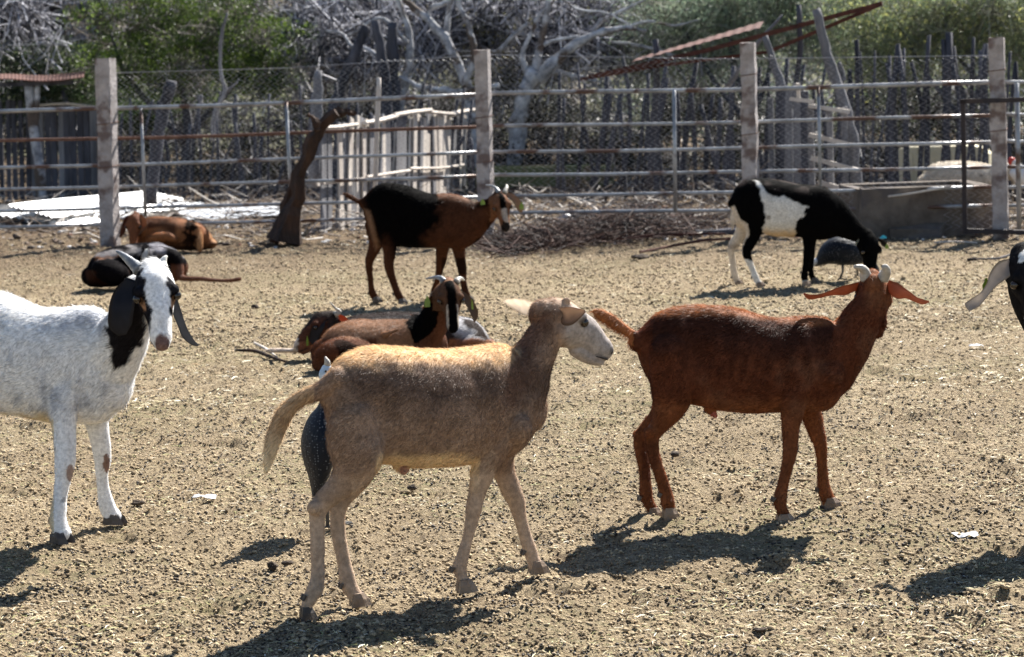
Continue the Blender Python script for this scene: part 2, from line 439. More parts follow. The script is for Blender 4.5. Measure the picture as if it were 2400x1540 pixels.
        if hasattr(s, 'T'):
            lc = (V - s.T((0, 0, 0))) @ s.R / s.hs; k = np.ones(len(V))
            for sg in (-1, 1):
                k *= 1 - .72 * sstep(1.25, .75, np.sqrt(((lc[:, 0] - .071) / .021) ** 2 + ((lc[:, 1] - sg * .047) / .02) ** 2 + ((lc[:, 2] - .012) / .015) ** 2))
                k *= 1 - .6 * sstep(1.3, .6, np.linalg.norm(lc - np.array([.192, sg * .012, -.030]), axis=1) / .012)
            k *= 1 - .4 * sstep(.007, .002, np.abs(lc[:, 2] + .055)) * (lc[:, 0] > .15) * (lc[:, 0] < .22) * (np.abs(lc[:, 1]) < .05)
            col = col * k[:, None]
        org = np.array([V[:, 0].mean(), V[:, 1].mean(), 0.0])
        root = thing(name, org, label, cat, group)
        allV = [V]; allC = [col]; nb = len(V); FF = Fq.tolist(); mi = [0] * len(FF)
        for v, f, off, c, inner in s.ears:
            cc = np.tile(np.asarray(c, float), (len(v), 1)) * (1 + .25 * vnoise(v, .012, 4)[:, None])
            if inner is not None: cc[:off] = np.asarray(inner) * (1 + .2 * vnoise(v[:off], .015, 9)[:, None])
            allV.append(v); allC.append(np.clip(cc, .003, 1)); FF += [[i + nb for i in q] for q in f]; mi += [1] * len(f); nb += len(v)
        me = np_mesh('body', np.concatenate(allV) - org, FF, np.concatenate(allC), True)
        me.materials.append(M_COAT); me.materials.append(M_EAR); me.polygons.foreach_set('material_index', np.array(mi, np.int32))
        b = bpy.data.objects.new('body', me); COL.objects.link(b); b.parent = root
        for P, r0, r1, mt in s.horns:
            k = len(P); t = np.linspace(0, 1, k); r = (r0 + (r1 - r0) * t ** .85) * (1 + .05 * np.sin(t * 40))
            h = MB(); h.tube(P, r, 12, lump=.06); h.part('horn', mt, root, True)
        for c, r in s.eyes:
            h = MB(); h.ball(c, r, 12); h.part('eye', M_EYE, root, True)
        for c, r, R in s.dark:
            h = MB(); h.ball(c, r, 8, R); h.part('nostril', M_NOSTRIL, root, True)
        if s.headT is not None or hasattr(s, 'mouth'):
            h = MB(); h.tube(s.mouth, [.001, .0024, .0028, .0028, .0028, .0024, .001], 6); h.part('mouth', M_NOSTRIL, root, True)
        for c, r, yw in s.dew:
            for sg in (-1, 1):
                h = MB(); q = c - np.array([math.cos(yw), math.sin(yw), 0]) * r * .95 + np.array([-math.sin(yw), math.cos(yw), 0]) * sg * .009; h.tube([q + np.array([0, 0, .006]), q - np.array([math.cos(yw) * .007, math.sin(yw) * .007, .008])], [.006, .0035], 7); h.part('dewclaw', M_HOOF, root)
        for e, yw, pale, hs, zz in s.hooves:
            h = MB(); c, sn = math.cos(yw), math.sin(yw); R = np.array([[c, -sn, 0], [sn, c, 0], [0, 0, 1]])
            z0 = 0.0 if zz is not None else max(0.0, e[2] - .045)
            top = max(.03, e[2] - z0) + .006
            for sg in (-1, 1):
                ring = lambda z, x0, x1, w, yo: np.array([(x0, yo - w * .8, z), (x0 + (x1 - x0) * .6, yo - w, z), (x1, yo - w * .1 * sg, z), (x0 + (x1 - x0) * .6, yo + w, z), (x0, yo + w * .8, z)])
                y = .0115 * hs * sg
                A = np.vstack([ring(0, -.022 * hs, .036 * hs, .0115 * hs, y), ring(top * .55, -.02 * hs, .026 * hs, .0112 * hs, y), ring(top, -.016 * hs, .014 * hs, .0095 * hs, y * .8)])
                Ff = [tuple(range(5))[::-1], tuple(range(10, 15))] + [(i * 5 + j, i * 5 + (j + 1) % 5, (i + 1) * 5 + (j + 1) % 5, (i + 1) * 5 + j) for i in range(2) for j in range(5)]
                h.add(A @ R.T + np.array([e[0], e[1], z0]), Ff)
            h.part('hoof', M_HOOF_PALE if pale else M_HOOF, root)
        for c, w, hh, nn, mt in s.tags:
            h = MB(); nn = nrm(nn); sd = nrm(np.cross(nn, (0, 0, 1))); up = np.cross(sd, nn)
            pts = [(-.5, -.5), (.5, -.5), (.5, .1), (.2, .4), (.15, .6), (-.15, .6), (-.2, .4), (-.5, .1)]
            A = np.array([np.asarray(c) + sd * a * w + up * q * hh + nn * o * .0012 for o in (-1, 1) for a, q in pts])
            h.add(A, [tuple(range(8))[::-1], tuple(range(8, 16))] + [(j, (j + 1) % 8, 8 + (j + 1) % 8, 8 + j) for j in range(8)])
            h.part('ear_tag', mt, root)
        if fur_n:
            tri = np.vstack([Fq[:, [0, 1, 2]], Fq[:, [0, 2, 3]]]) if Fq.shape[1] == 4 else Fq
            A, B, Cc = V[tri[:, 0]], V[tri[:, 1]], V[tri[:, 2]]
            ar = np.linalg.norm(np.cross(B - A, Cc - A), axis=1); ar[(A[:, 2] < .03)] *= .2
            LL = lenf(V, cx, cy) if lenf else np.ones(len(V))
            pr = ar * np.clip(1 / np.maximum(LL[tri[:, 0]], .3), .7, 1.6); pr /= pr.sum()
            ti = RNG.choice(len(tri), fur_n, p=pr); u = RNG.random(fur_n); v = RNG.random(fur_n); fl = u + v > 1; u[fl] = 1 - u[fl]; v[fl] = 1 - v[fl]
            t3 = tri[ti]; Pp = V[t3[:, 0]] + (V[t3[:, 1]] - V[t3[:, 0]]) * u[:, None] + (V[t3[:, 2]] - V[t3[:, 0]]) * v[:, None]
            Nn = N[t3[:, 0]]; c0 = col[t3[:, 0]]; L = fur_len * LL[t3[:, 0]] * RNG.uniform(.6, 1.25, fur_n)
            fl_ = np.tile(-s.head * .8 + np.array([0, 0, -.6]), (fur_n, 1)) if flow is None else flow(Pp, Nn, s)
            fl_ = fl_ + .55 * np.stack([vnoise(Pp, .05, q) for q in (31, 32, 33)], 1)
            fl_ = fl_ - Nn * (fl_ * Nn).sum(1, keepdims=True)
            clump = vnoise(Pp, .012, 40)[:, None]
            D = nrm(Nn * (lift + .12 * clump) + nrm(fl_) + RNG.normal(0, .16, (fur_n, 3)))
            sd = nrm(np.cross(D, RNG.normal(0, 1, (fur_n, 3)) + Nn * 1.2)) * (fur_w / 2 * RNG.uniform(.7, 1.3, fur_n))[:, None]
            base = Pp - Nn * .001; tip = base + D * L[:, None]
            VV = np.stack([base - sd, base + sd, tip], 1).reshape(-1, 3) - org
            cc = c0 * RNG.uniform(.5, 1.5, (fur_n, 1)) * (1 + .3 * clump); cc = np.repeat(cc, 3, 0); 
            fm = np_mesh('fur', VV, np.arange(fur_n * 3).reshape(-1, 3), np.clip(cc, 0.001, .95))
            fm.materials.append(M_FUR)
            fo = bpy.data.objects.new('fur', fm); COL.objects.link(fo); fo.parent = root; fo['kind'] = 'stuff'
        s.V = V; s.root = root
        return root

def blend(base, c, m):
    return base * (1 - m[:, None]) + np.asarray(c, float) * m[:, None]
# ------------------------------------------------------------------ ground
def gheight(x, y):
    P = np.stack([x, y, np.zeros_like(x)], -1)
    h = .012 * vnoise(P, .9, 21) + .010 * vnoise(P, .34, 1) + .007 * vnoise(P, .13, 2) + .0095 * vnoise(P, .055, 3) * (.6 + .4 * vnoise(P, .5, 30)) + .0058 * vnoise(P, .026, 4)
    pit = sstep(.30, .95, vnoise(P, .14, 8)) * .026          # hoof pocks
    h = h - pit + .010 * sstep(.5, .85, vnoise(P, .085, 12))
    far = sstep(16.5, 19, y)
    h = h + far * (.02 * vnoise(P, .5, 6) + .02 * vnoise(P, 1.6, 7))
    return h - .004
def ground():
    ys = np.concatenate([np.linspace(-6, 3.8, 12), 4.0 * np.exp(np.linspace(0, math.log(24 / 4.0), 620))[0:], np.array([26, 30, 36, 45, 60, 90, 140, 220, 320])])
    sl_ = np.concatenate([[-9, -3, -1.2, -.6, -.4], np.linspace(-.31, .31, 420), [.4, .6, 1.2, 3, 9]])
    Y = np.repeat(ys, len(sl_)).reshape(len(ys), -1); X = sl_[None, :] * np.maximum(Y, 3.8)
    Z = gheight(X, Y); Z[Y > 25] = -.02; Z[Y < 3.9] = -.004
    V = np.stack([X, Y, Z], -1).reshape(-1, 3); a, b = Y.shape
    i = (np.arange(a - 1)[:, None] * b + np.arange(b - 1)[None]).ravel()
    F = np.stack([i, i + 1, i + b + 1, i + b], 1)
    m, n, l, bs = node_mat('sandy_ground')
    tc = n.new('ShaderNodeTexCoord')
    def nz(s, d=5, r=.6):
        q = n.new('ShaderNodeTexNoise'); q.inputs['Scale'].default_value = s; q.inputs['Detail'].default_value = d; q.inputs['Roughness'].default_value = r
        l.new(tc.outputs['Object'], q.inputs[0]); return q.outputs[0]
    def ramp(x, p0, p1, c0, c1):
        q = n.new('ShaderNodeValToRGB'); q.color_ramp.elements[0].position = p0; q.color_ramp.elements[1].position = p1
        q.color_ramp.elements[0].color = (*c0, 1); q.color_ramp.elements[1].color = (*c1, 1); l.new(x, q.inputs[0]); return q.outputs[0]
    def mix(f, a_, b_, t='MIX'):
        q = n.new('ShaderNodeMixRGB'); q.blend_type = t
        for k, x in ((0, f), (1, a_), (2, b_)):
            if isinstance(x, (tuple, float, int)): q.inputs[k].default_value = x if not isinstance(x, tuple) else (*x, 1)
            else: l.new(x, q.inputs[k])
        return q.outputs[0]
    K, Wt = (0, 0, 0), (1, 1, 1)
    base = ramp(nz(1.6), .35, .65, (.47, .36, .22), (.64, .505, .32))
    base = mix(ramp(nz(55, 6, .7), .44, .62, K, Wt), base, (.25, .185, .12))
    base = mix(ramp(nz(130, 4, .7), .53, .62, K, Wt), base, (.07, .05, .035))
    base = mix(ramp(nz(85, 5, .6), .58, .68, K, Wt), base, (.68, .57, .42))
    hay = mix(1.0, ramp(nz(.9, 3), .48, .62, K, Wt), ramp(nz(30, 5, .7), .45, .6, K, Wt), 'MULTIPLY')
    base = mix(hay, base, (.33, .285, .16))
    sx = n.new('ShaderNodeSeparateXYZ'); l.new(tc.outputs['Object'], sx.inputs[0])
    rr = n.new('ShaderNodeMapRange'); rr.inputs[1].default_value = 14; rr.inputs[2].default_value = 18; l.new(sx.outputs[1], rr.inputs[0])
    base = mix(rr.outputs[0], base, mix(.72, base, (.13, .085, .055)))  # ground beyond the fence darkened in colour to deepen its shade
    l.new(base, bs.inputs['Base Color']); bs.inputs['Roughness'].default_value = .95; bs.inputs['Specular IOR Level'].default_value = .12
    bh = n.new('ShaderNodeMath'); bh.operation = 'ADD'; l.new(nz(160, 4, .7), bh.inputs[0]); l.new(nz(60, 5, .7), bh.inputs[1])
    bp = n.new('ShaderNodeBump'); bp.inputs['Strength'].default_value = 1.0; bp.inputs['Distance'].default_value = .034
    l.new(bh.outputs[0], bp.inputs['Height']); l.new(bp.outputs[0], bs.inputs['Normal'])
    link('ground', np_mesh('ground', V, F, None, True), m, kind='structure')
ground()

def scatter(n, y0, y1, pw=1.0, xlim=.30):
    """points on the ground inside the wedge in view, denser near"""
    t = RNG.random(n); y = y0 * (y1 / y0) ** (t ** pw)
    return RNG.uniform(-xlim, xlim, n) * y, y
ICO = None
def ico():
    g = (1 + 5 ** .5) / 2
    V = nrm(np.array([(-1, g, 0), (1, g, 0), (-1, -g, 0), (1, -g, 0), (0, -1, g), (0, 1, g), (0, -1, -g), (0, 1, -g), (g, 0, -1), (g, 0, 1), (-g, 0, -1), (-g, 0, 1)], float))
    F = np.array([(0, 11, 5), (0, 5, 1), (0, 1, 7), (0, 7, 10), (0, 10, 11), (1, 5, 9), (5, 11, 4), (11, 10, 2), (10, 7, 6), (7, 1, 8), (3, 9, 4), (3, 4, 2), (3, 2, 6), (3, 6, 8), (3, 8, 9), (4, 9, 5), (2, 4, 11), (6, 2, 10), (8, 6, 7), (9, 8, 1)])
    return V, F
OCT = (np.array([(1, 0, 0), (-1, 0, 0), (0, 1, 0), (0, -1, 0), (0, 0, 1), (0, 0, -1)], float), np.array([(0, 2, 4), (2, 1, 4), (1, 3, 4), (3, 0, 4), (2, 0, 5), (1, 2, 5), (3, 1, 5), (0, 3, 5)]))
def pebbles(name, x, y, r, flat, material, sink=.3, shape=None, rough=.12, cols=None, zf=None):
    Vb, Fb = shape or ico(); n = len(x)
    S = np.stack([r * RNG.uniform(.9, 1.5, n), r * RNG.uniform(.7, 1.0, n), r * flat * RNG.uniform(.7, 1.1, n)], 1)
    a = RNG.uniform(0, 2 * PI, n)
    P = Vb[None] * S[:, None] * RNG.uniform(1 - rough, 1 + rough, (n, len(Vb), 1))
    X = P[..., 0] * np.cos(a)[:, None] - P[..., 1] * np.sin(a)[:, None]; Yy = P[..., 0] * np.sin(a)[:, None] + P[..., 1] * np.cos(a)[:, None]
    z = gheight(x, y) + S[:, 2] * (1 - sink)
    Vv = np.stack([X + x[:, None], Yy + y[:, None], P[..., 2] + z[:, None]], -1).reshape(-1, 3)
    Fv = (Fb[None] + (np.arange(n) * len(Vb))[:, None, None]).reshape(-1, 3)
    c = None if cols is None else np.repeat(cols, len(Vb), 0)
    me = np_mesh(name, Vv, Fv, c, True); return link(name, me, material, kind='stuff')
M_DUNG = mat('dung', (.018, .013, .010), (.05, .036, .025), scale=40, rough=.55, bump=.3, bscale=200, spec=.35)
def clustered(x, y, thr, s, seed):
    P = np.stack([x, y, np.zeros_like(x)], -1); k = fbm(P, s, seed, 3) > thr; return x[k], y[k]
x, y = scatter(15000, 4.6, 8.6); x, y = clustered(x, y, .02, .22, 50)
pebbles('dung_pellets', x, y, RNG.uniform(.0026, .0052, len(x)), .85, M_DUNG, .25)
x, y = scatter(14000, 8.4, 19.5, .85); x, y = clustered(x, y, -.02, .5, 50)
pebbles('far_dung_pellets', x, y, RNG.uniform(.0036, .0066, len(x)), .85, M_DUNG, .3, OCT)
# crumbs of earth
M_CLOD = mat('earth_crumb', (.15, .108, .065), (.58, .455, .29), scale=14, rough=.95, bump=.6, bscale=120)
x, y = scatter(70000, 4.6, 12)
pebbles('earth_crumbs', x, y, RNG.uniform(.002, .0056, len(x)) * RNG.choice([1, 1, 1, 1.7], len(x)), .75, M_CLOD, .35, OCT, .3)
x, y = scatter(30000, 11, 20)
pebbles('far_earth_crumbs', x, y, RNG.uniform(.004, .012, len(x)), .8, M_CLOD, .3, OCT, .3)
# straw and chaff
def chaff(name, n, y0, y1, lmin, lmax, w, cols, lift=.005):
    x, y = scatter(n, y0, y1); x, y = clustered(x, y, -.25, .9, 70); n = len(x)
    a = RNG.uniform(0, PI, n); L = RNG.uniform(lmin, lmax, n) * RNG.uniform(.5, 1, n) / 2
    d = np.stack([np.cos(a), np.sin(a), RNG.uniform(-.12, .12, n)], 1) * L[:, None]; s = np.stack([-np.sin(a), np.cos(a), RNG.uniform(-.5, .5, n)], 1) * (w * RNG.uniform(.5, 1.3, n))[:, None]
    c = np.stack([x, y, gheight(x, y) + lift], 1); b = np.stack([RNG.normal(0, .15, n), RNG.normal(0, .15, n), np.abs(RNG.normal(0, .1, n))], 1) * L[:, None]
    V = np.stack([c - d - s * .6, c - d + s * .6, c + b + s, c + b - s, c + d + s * .5, c + d - s * .5], 1).reshape(-1, 3)
    F = (np.array([(0, 1, 2, 3), (3, 2, 4, 5)])[None] + (np.arange(n) * 6)[:, None, None]).reshape(-1, 4)
    cc = np.array(cols)[RNG.integers(0, len(cols), n)] * RNG.uniform(.7, 1.2, (n, 1))
    link(name, np_mesh(name, V, F, np.repeat(np.clip(cc, 0, .95), 6, 0)), M_CHAFF, kind='stuff')
M_CHAFF = leafy('chaff', .15, .6)
chaff('straw', 20000, 4.6, 9.5, .012, .045, .0011, [(.62, .53, .30), (.72, .64, .42), (.45, .42, .18), (.35, .36, .14), (.8, .75, .6), (.4, .26, .13)])
chaff('far_straw', 16000, 9, 19.5, .02, .07, .0022, [(.62, .53, .30), (.72, .64, .42), (.5, .44, .25), (.8, .75, .6), (.4, .26, .13)])
# ================================================================== the sheep in front
def gd(fr, x, y): return fr.G(x, y)[1]
F1 = Fr(620, 650, 1.621)
def sheep():
    A = Animal(F1, 20, .0048)
    dh = (gd(F1, 240, 1450) + gd(F1, 450, 1395)) / 2; df = (gd(F1, 880, 1342) + gd(F1, 1175, 1268)) / 2
    D = lambda x: dh + (df - dh) * (x - 400) / 620
    A.torso([(322, 500, 600, D(322), .022), (338, 450, 700, D(338), .058), (375, 402, 780, D(375), .086), (420, 372, 800, D(420), .100), (480, 354, 815, D(480), .108), (560, 352, 820, D(560), .122),
             (650, 360, 836, D(650), .132), (740, 366, 838, D(740), .132), (830, 360, 828, D(830), .125), (920, 348, 815, D(920), .112), (1000, 341, 805, D(1000), .100), (1070, 356, 785, D(1070), .088), (1120, 420, 745, D(1120), .07), (1150, 500, 700, D(1150), .045)])
    A.tube([(1000, 600, D(1000), 210, .075), (1060, 540, D(1060), 175, .075), (1110, 470, D(1110), 132, .068), (1152, 400, D(1150), 92, .055), (1192, 330, D(1185), 77, .046), (1228, 262, D(1222), 72, .042), (1245, 225, D(1240), 78, .045)])
    A.sphere(F1.W(1080, 680, D(1080) - .075), .05)
    A.sphere(F1.W(1085, 660, D(1085) + .06), .05)
    # tail
    T = D(300)
    A.tube([(375, 480, T, 55, .04), (330, 508, T, 42, .030), (285, 535, T, 36, .022), (220, 560, T - .005, 34, .018), (160, 610, T - .01, 36, .018), (120, 685, T - .015, 38, .016), (98, 760, T - .02, 34, .014), (82, 820, T - .02, 22, .010), (74, 862, T - .02, 8, .006)])
    # legs: near hind, far hind, near fore, far fore
    A.leg([(450, 620, 105), (435, 700, 122), (440, 790, 112), (415, 870, 78), (360, 930, 56), (300, 985, 46), (282, 1030, 40), (283, 1100, 34), (282, 1180, 32), (284, 1270, 32), (276, 1325, 38), (256, 1362, 33), (240, 1398, 27), (238, 1418, 20)], D(430) - .062, (240, 1455), wmax=.056, raise_=1, hs=.8)
    A.leg([(440, 700, 100), (450, 820, 85), (430, 900, 55), (385, 960, 42), (365, 1010, 38), (364, 1080, 31), (375, 1160, 29), (392, 1240, 29), (408, 1315, 34), (428, 1350, 31), (448, 1378, 31)], D(440) + .062, (450, 1398), pale=True, hs=1.0)
    A.leg([(1020, 600, 110), (1000, 700, 100), (980, 775, 72), (955, 850, 50), (932, 930, 42), (918, 1000, 42), (905, 1070, 31), (885, 1150, 28), (865, 1220, 32), (856, 1250, 33), (868, 1290, 26), (880, 1320, 31)], D(1020) - .055, (880, 1342), wmax=.042, pale=True)
    A.leg([(1030, 690, 90), (1020, 780, 62), (1035, 860, 46), (1065, 930, 41), (1088, 980, 39), (1102, 1040, 31), (1122, 1110, 29), (1145, 1180, 33), (1156, 1210, 31), (1172, 1246, 34)], D(1030) + .055, (1175, 1266), wmax=.042, pale=True)
    A.sphere(F1.W(268, 1004, D(430) - .10), .020); A.sphere(F1.W(352, 1006, D(430) + .05), .017); A.sphere(F1.W(925, 985, D(1020) - .06), .0215)
    # prepuce
    A.sphere(F1.W(632, 848, D(632)), .013); A.tube([(600, 830, D(600), 14, .012), (630, 850, D(630), 14, .010), (636, 862, D(636), 6, .006)])
    hd = D(1245)
    T_ = A.head_(1232, 224, hd, 25, -24, 0, 1.06, roman=.010, wide=.98)
    # ears
    e0 = T_((.005, -.045, .012)); tip = F1.W(1368, 206, hd - .10)
    A.ear([e0, F1.W(1293, 222, hd - .065), F1.W(1325, 212, hd - .085), tip], [.010, .026, .024, .004], (0, -.35, 1), cup=.7, cols=(.82, .77, .68), inner=(.17, .11, .08))
    e1 = T_((.0, .045, .014))
    A.ear([e1, F1.W(1150, 195, hd + .055), F1.W(1105, 182, hd + .075), F1.W(1066, 172, hd + .09), F1.W(1038, 167, hd + .10)], [.012, .024, .022, .013, .003], (0, -.3, 1), cup=-.35, cols=(.85, .80, .72), inner=(.80, .70, .60))
    # horn scurs
    for sg in (-1,): A.sphere(T_((.012, sg * .028, .048)), .010)
    def paint(V, x, y, w, s):
        n = len(V); c = np.tile(np.array([.32, .215, .150]), (n, 1))
        wb = w * 40
        c = blend(c, (.66, .44, .24), sstep(470, 380, y + wb) * (x > 300) * (x < 1110))            # golden back, its sunlit rim painted into the coat
        c = blend(c, (.12, .075, .055), sstep(680, 500, y + wb) * sstep(400, 455, y + wb) * sstep(340, 460, x) * .8)  # shaded upper flank, painted darker in the coat colour
        c = blend(c, (.16, .09, .06), sstep(1060, 1120, x + wb + (y - 350) * .25) * sstep(640, 560, y) * sstep(175, 235, y - (x - 1200) * .1 + wb) * sstep(1290, 1200, x + (y - 250) * .42 + wb) )   # dark neck
        c = blend(c, (.50, .40, .31), sstep(700, 900, y + wb) * (x > 500) * (x < 1000) * .4)
        c = blend(c, (.70, .52, .32), sstep(755, 800, y + wb * .6 - np.abs(x - 740) * .12) * (x > 520) * (x < 940))   # belly
        c = blend(c, (.47, .345, .25), sstep(820, 960, y + wb))                                  # legs
        c = blend(c, (.24, .16, .11), sstep(880, 900, y) * sstep(1020, 960, y) * (x < 420) * sstep(.0, .3, w + .3) * .6)
        c = blend(c, (.36, .315, .29), sstep(1255, 1320, x + wb * .6 + (y - 260) * .1) * (y < 480) * sstep(150, 230, y + (x - 1250) * .12 + wb))   # pale face
        c = blend(c, (.36, .245, .165), sstep(215, 170, y + wb * .5 + (1380 - x) * -.05) * sstep(1240, 1290, x) * .8)  # speckled brow
        c = blend(c, (.58, .40, .23), (x < 270) * (y < 900) * .7)                                 # tail
        c = blend(c, (.75, .62, .44), (x < 150) * sstep(660, 800, y) * (y < 900))
        fleck = sstep(.55, .7, vnoise(V, .011, 77)) * (x > 250) * (x < 900) * (y > 560) * (y < 830)
        c = blend(c, (.05, .035, .025), fleck * .35)
        c = blend(c, (.38, .22, .18), ((x - 635) ** 2 + (y - 855) ** 2 < 24 ** 2) * 1.0)
        return c * (1 + .16 * w)[:, None]
    def lenf(V, x, y):
        L = np.ones(len(V)); L[(x < 300)] = 1.7; L[(y > 860) & (x > 200)] = .5; L[(x > 1255) & (y < 480)] = .35; L[(y > 1040)] = .4
        L[(y < 420) & (x < 1100)] = 1.25; return L
    return A.build('sheep', 'tan hair sheep with pale face walking right in front of the other animals', 'sheep', paint, 190000, .0125, .0010, lenf, it=4, disp=lambda V, x, y: -.012 * np.exp(-((x - 545) ** 2 / 70 ** 2 + (y - 640) ** 2 / 90 ** 2)) * (V[:, 1] < 9) + .004 * np.exp(-((x - 395) ** 2 / 60 ** 2 + (y - 620) ** 2 / 120 ** 2)) + .006 * np.exp(-((x - 1010) ** 2 / 40 ** 2 + (y - 560) ** 2 / 130 ** 2)) + .0016 * vnoise(V, .03, 71))
sheep()

# ================================================================== the red-brown goat
F2 = Fr(1460, 620, 1.9244)
def brown_goat():
    A = Animal(F2, 12, .0048)
    dh = (gd(F2, 420, 1308) + gd(F2, 340, 1306)) / 2; df = (gd(F2, 980, 1335) + gd(F2, 1200, 1255)) / 2
    D = lambda x: dh + (df - dh) * (x - 400) / 660
    A.torso([(262, 405, 500, D(262), .03), (300, 368, 600, D(300), .062), (350, 318, 680, D(350), .085), (420, 290, 735, D(420), .098), (520, 277, 752, D(520), .102), (640, 281, 776, D(640), .118), (740, 294, 790, D(740), .126),
             (850, 326, 792, D(850), .126), (950, 338, 786, D(950), .116), (1040, 331, 782, D(1040), .104), (1120, 330, 782, D(1120), .095), (1180, 340, 765, D(1180), .082), (1230, 385, 712, D(1230), .062)])
    A.tube([(1130, 580, D(1120), 150, .07), (1200, 540, D(1200), 140, .072), (1258, 468, D(1265), 128, .066), (1304, 398, D(1318), 108, .058), (1342, 328, D(1350), 94, .052), (1378, 265, D(1378) + .01, 82, .048), (1390, 215, D(1385) + .02, 74, .048)])
    T = D(262)
    A.tube([(300, 420, T, 26, .02), (250, 420, T, 20, .014), (205, 400, T - .005, 21, .013), (150, 362, T - .01, 27, .015), (105, 332, T - .015, 29, .015), (65, 312, T - .02, 22, .012), (48, 305, T - .02, 9, .006)])
    A.leg([(420, 480, 110), (430, 600, 122), (425, 700, 105), (405, 780, 76), (365, 850, 54), (330, 905, 44), (332, 980, 36), (352, 1050, 33), (375, 1120, 31), (395, 1185, 33), (405, 1225, 34), (412, 1255, 27)], D(430) - .06, (430, 1312), wmax=.054, raise_=1, pale=True)
    A.leg([(400, 560, 90), (400, 700, 75), (370, 790, 52), (315, 860, 42), (272, 912, 38), (275, 980, 36), (290, 1060, 34), (296, 1140, 34), (300, 1200, 36), (322, 1245, 30), (335, 1275, 30)], D(400) + .06, (335, 1300), hs=.9, pale=True)
    A.leg([(1030, 560, 110), (1015, 680, 90), (1005, 770, 62), (995, 860, 47), (992, 940, 43), (988, 1000, 40), (972, 1070, 33), (955, 1150, 33), (945, 1205, 38), (950, 1250, 29), (965, 1292, 34)], D(1030) - .055, (975, 1330), wmax=.042, pale=True, hs=1.1)
    A.leg([(1060, 640, 90), (1075, 740, 62), (1098, 820, 48), (1120, 890, 42), (1138, 950, 36), (1145, 1020, 29), (1150, 1100, 29), (1155, 1160, 35), (1172, 1205, 34), (1185, 1228, 38)], D(1060) + .055, (1200, 1250), wmax=.042, pale=True, hs=1.1)
    A.tube([(600, 765, D(600), 30, .02), (620, 790, D(620), 20, .012), (634, 810, D(632), 10, .008)])
    A.sphere(F2.W(318, 888, D(430) - .06), .019); A.sphere(F2.W(262, 900, D(400) + .05), .018); A.sphere(F2.W(992, 955, D(1030) - .05), .0215)
    # flank hollow shapes: point of hip, ribs
    A.sphere(F2.W(1180, 600, D(1180) - .06), .05)
    hd = D(1390) + .03
    T_ = A.head_(1388, 190, hd, 76, -36, -4, .98, roman=.004)
    k = A
    # ears held out level, pink inside
    A.ear([T_((.0, .045, .005)), F2.W(1270, 205, hd), F2.W(1200, 216, hd + .01), F2.W(1140, 232, hd + .01), F2.W(1090, 238, hd), F2.W(1058, 220, hd - .01)], [.020, .021, .012, .009, .0105, .003], (.25, -.55, .8), cup=.2, cols=(.24, .10, .05), inner=(.36, .14, .09))
    A.ear([T_((.0, -.045, .0)), F2.W(1505, 210, hd - .05), F2.W(1550, 226, hd - .07), F2.W(1595, 250, hd - .075), F2.W(1630, 262, hd - .08), F2.W(1660, 258, hd - .085)], [.020, .025, .016, .010, .0105, .003], (.3, -.6, .75), cup=-.25, cols=(.24, .10, .05), inner=(.36, .14, .09))
    A.horn([F2.W(1358, 150, hd - .02), F2.W(1350, 112, hd - .03), F2.W(1330, 94, hd - .045), F2.W(1302, 90, hd - .055)], .021, M_HORN, .006)
    A.horn([F2.W(1438, 145, hd - .03), F2.W(1452, 118, hd - .045), F2.W(1452, 98, hd - .06), F2.W(1444, 88, hd - .07)], .020, M_HORN, .008)
    A.sphere(T_((-.01, 0, .03)), .030)
    A.tube([(1440, 330, hd, 14, .01), (1447, 370, hd - .01, 10, .008), (1440, 392, hd - .01, 4, .004)])   # wattle
    def paint(V, x, y, w, s):
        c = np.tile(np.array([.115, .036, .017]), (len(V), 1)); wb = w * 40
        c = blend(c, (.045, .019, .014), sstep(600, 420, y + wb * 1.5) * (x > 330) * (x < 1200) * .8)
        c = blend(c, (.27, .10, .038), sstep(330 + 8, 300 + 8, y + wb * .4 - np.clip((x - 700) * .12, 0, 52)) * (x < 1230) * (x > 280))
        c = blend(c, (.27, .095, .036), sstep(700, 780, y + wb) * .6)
        c = blend(c, (.40, .16, .06), (x < 240) * (y < 470) * .9)
        c = blend(c, (.30, .12, .05), sstep(1330, 1390, x) * sstep(340, 220, y) * .6)
        c = blend(c, (.09, .032, .018), sstep(900, 960, y) * (x < 350) * (x > 280) * (y < 1120) * .6)
        c = blend(c, (.45, .15, .12), ((x - 632) ** 2 + (y - 808) ** 2 < 22 ** 2) * 1.0)
        c = blend(c, (.20, .10, .06), sstep(.15, .6, fbm(V, .09, 88)) * .35)
        return c * (1 + .30 * w)[:, None]
    def lenf(V, x, y):
        L = np.full(len(V), .8); L[(x < 250) & (y < 470)] = 1.5; L[(y < 400) & (x < 1230)] = 1.25; L[(y > 860)] = .7; L[(x > 1290) & (y < 330)] = .6; return L
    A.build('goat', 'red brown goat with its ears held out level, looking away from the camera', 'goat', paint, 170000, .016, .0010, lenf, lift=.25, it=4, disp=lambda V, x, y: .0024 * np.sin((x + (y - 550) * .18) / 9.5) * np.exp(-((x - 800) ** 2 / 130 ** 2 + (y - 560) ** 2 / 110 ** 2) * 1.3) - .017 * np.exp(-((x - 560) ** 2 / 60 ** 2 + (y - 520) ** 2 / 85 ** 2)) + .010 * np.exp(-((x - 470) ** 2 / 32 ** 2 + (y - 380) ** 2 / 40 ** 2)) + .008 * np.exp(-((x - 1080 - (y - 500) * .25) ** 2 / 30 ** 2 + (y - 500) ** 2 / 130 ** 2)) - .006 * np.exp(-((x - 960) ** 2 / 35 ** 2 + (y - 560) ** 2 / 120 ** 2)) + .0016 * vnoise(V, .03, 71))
brown_goat()

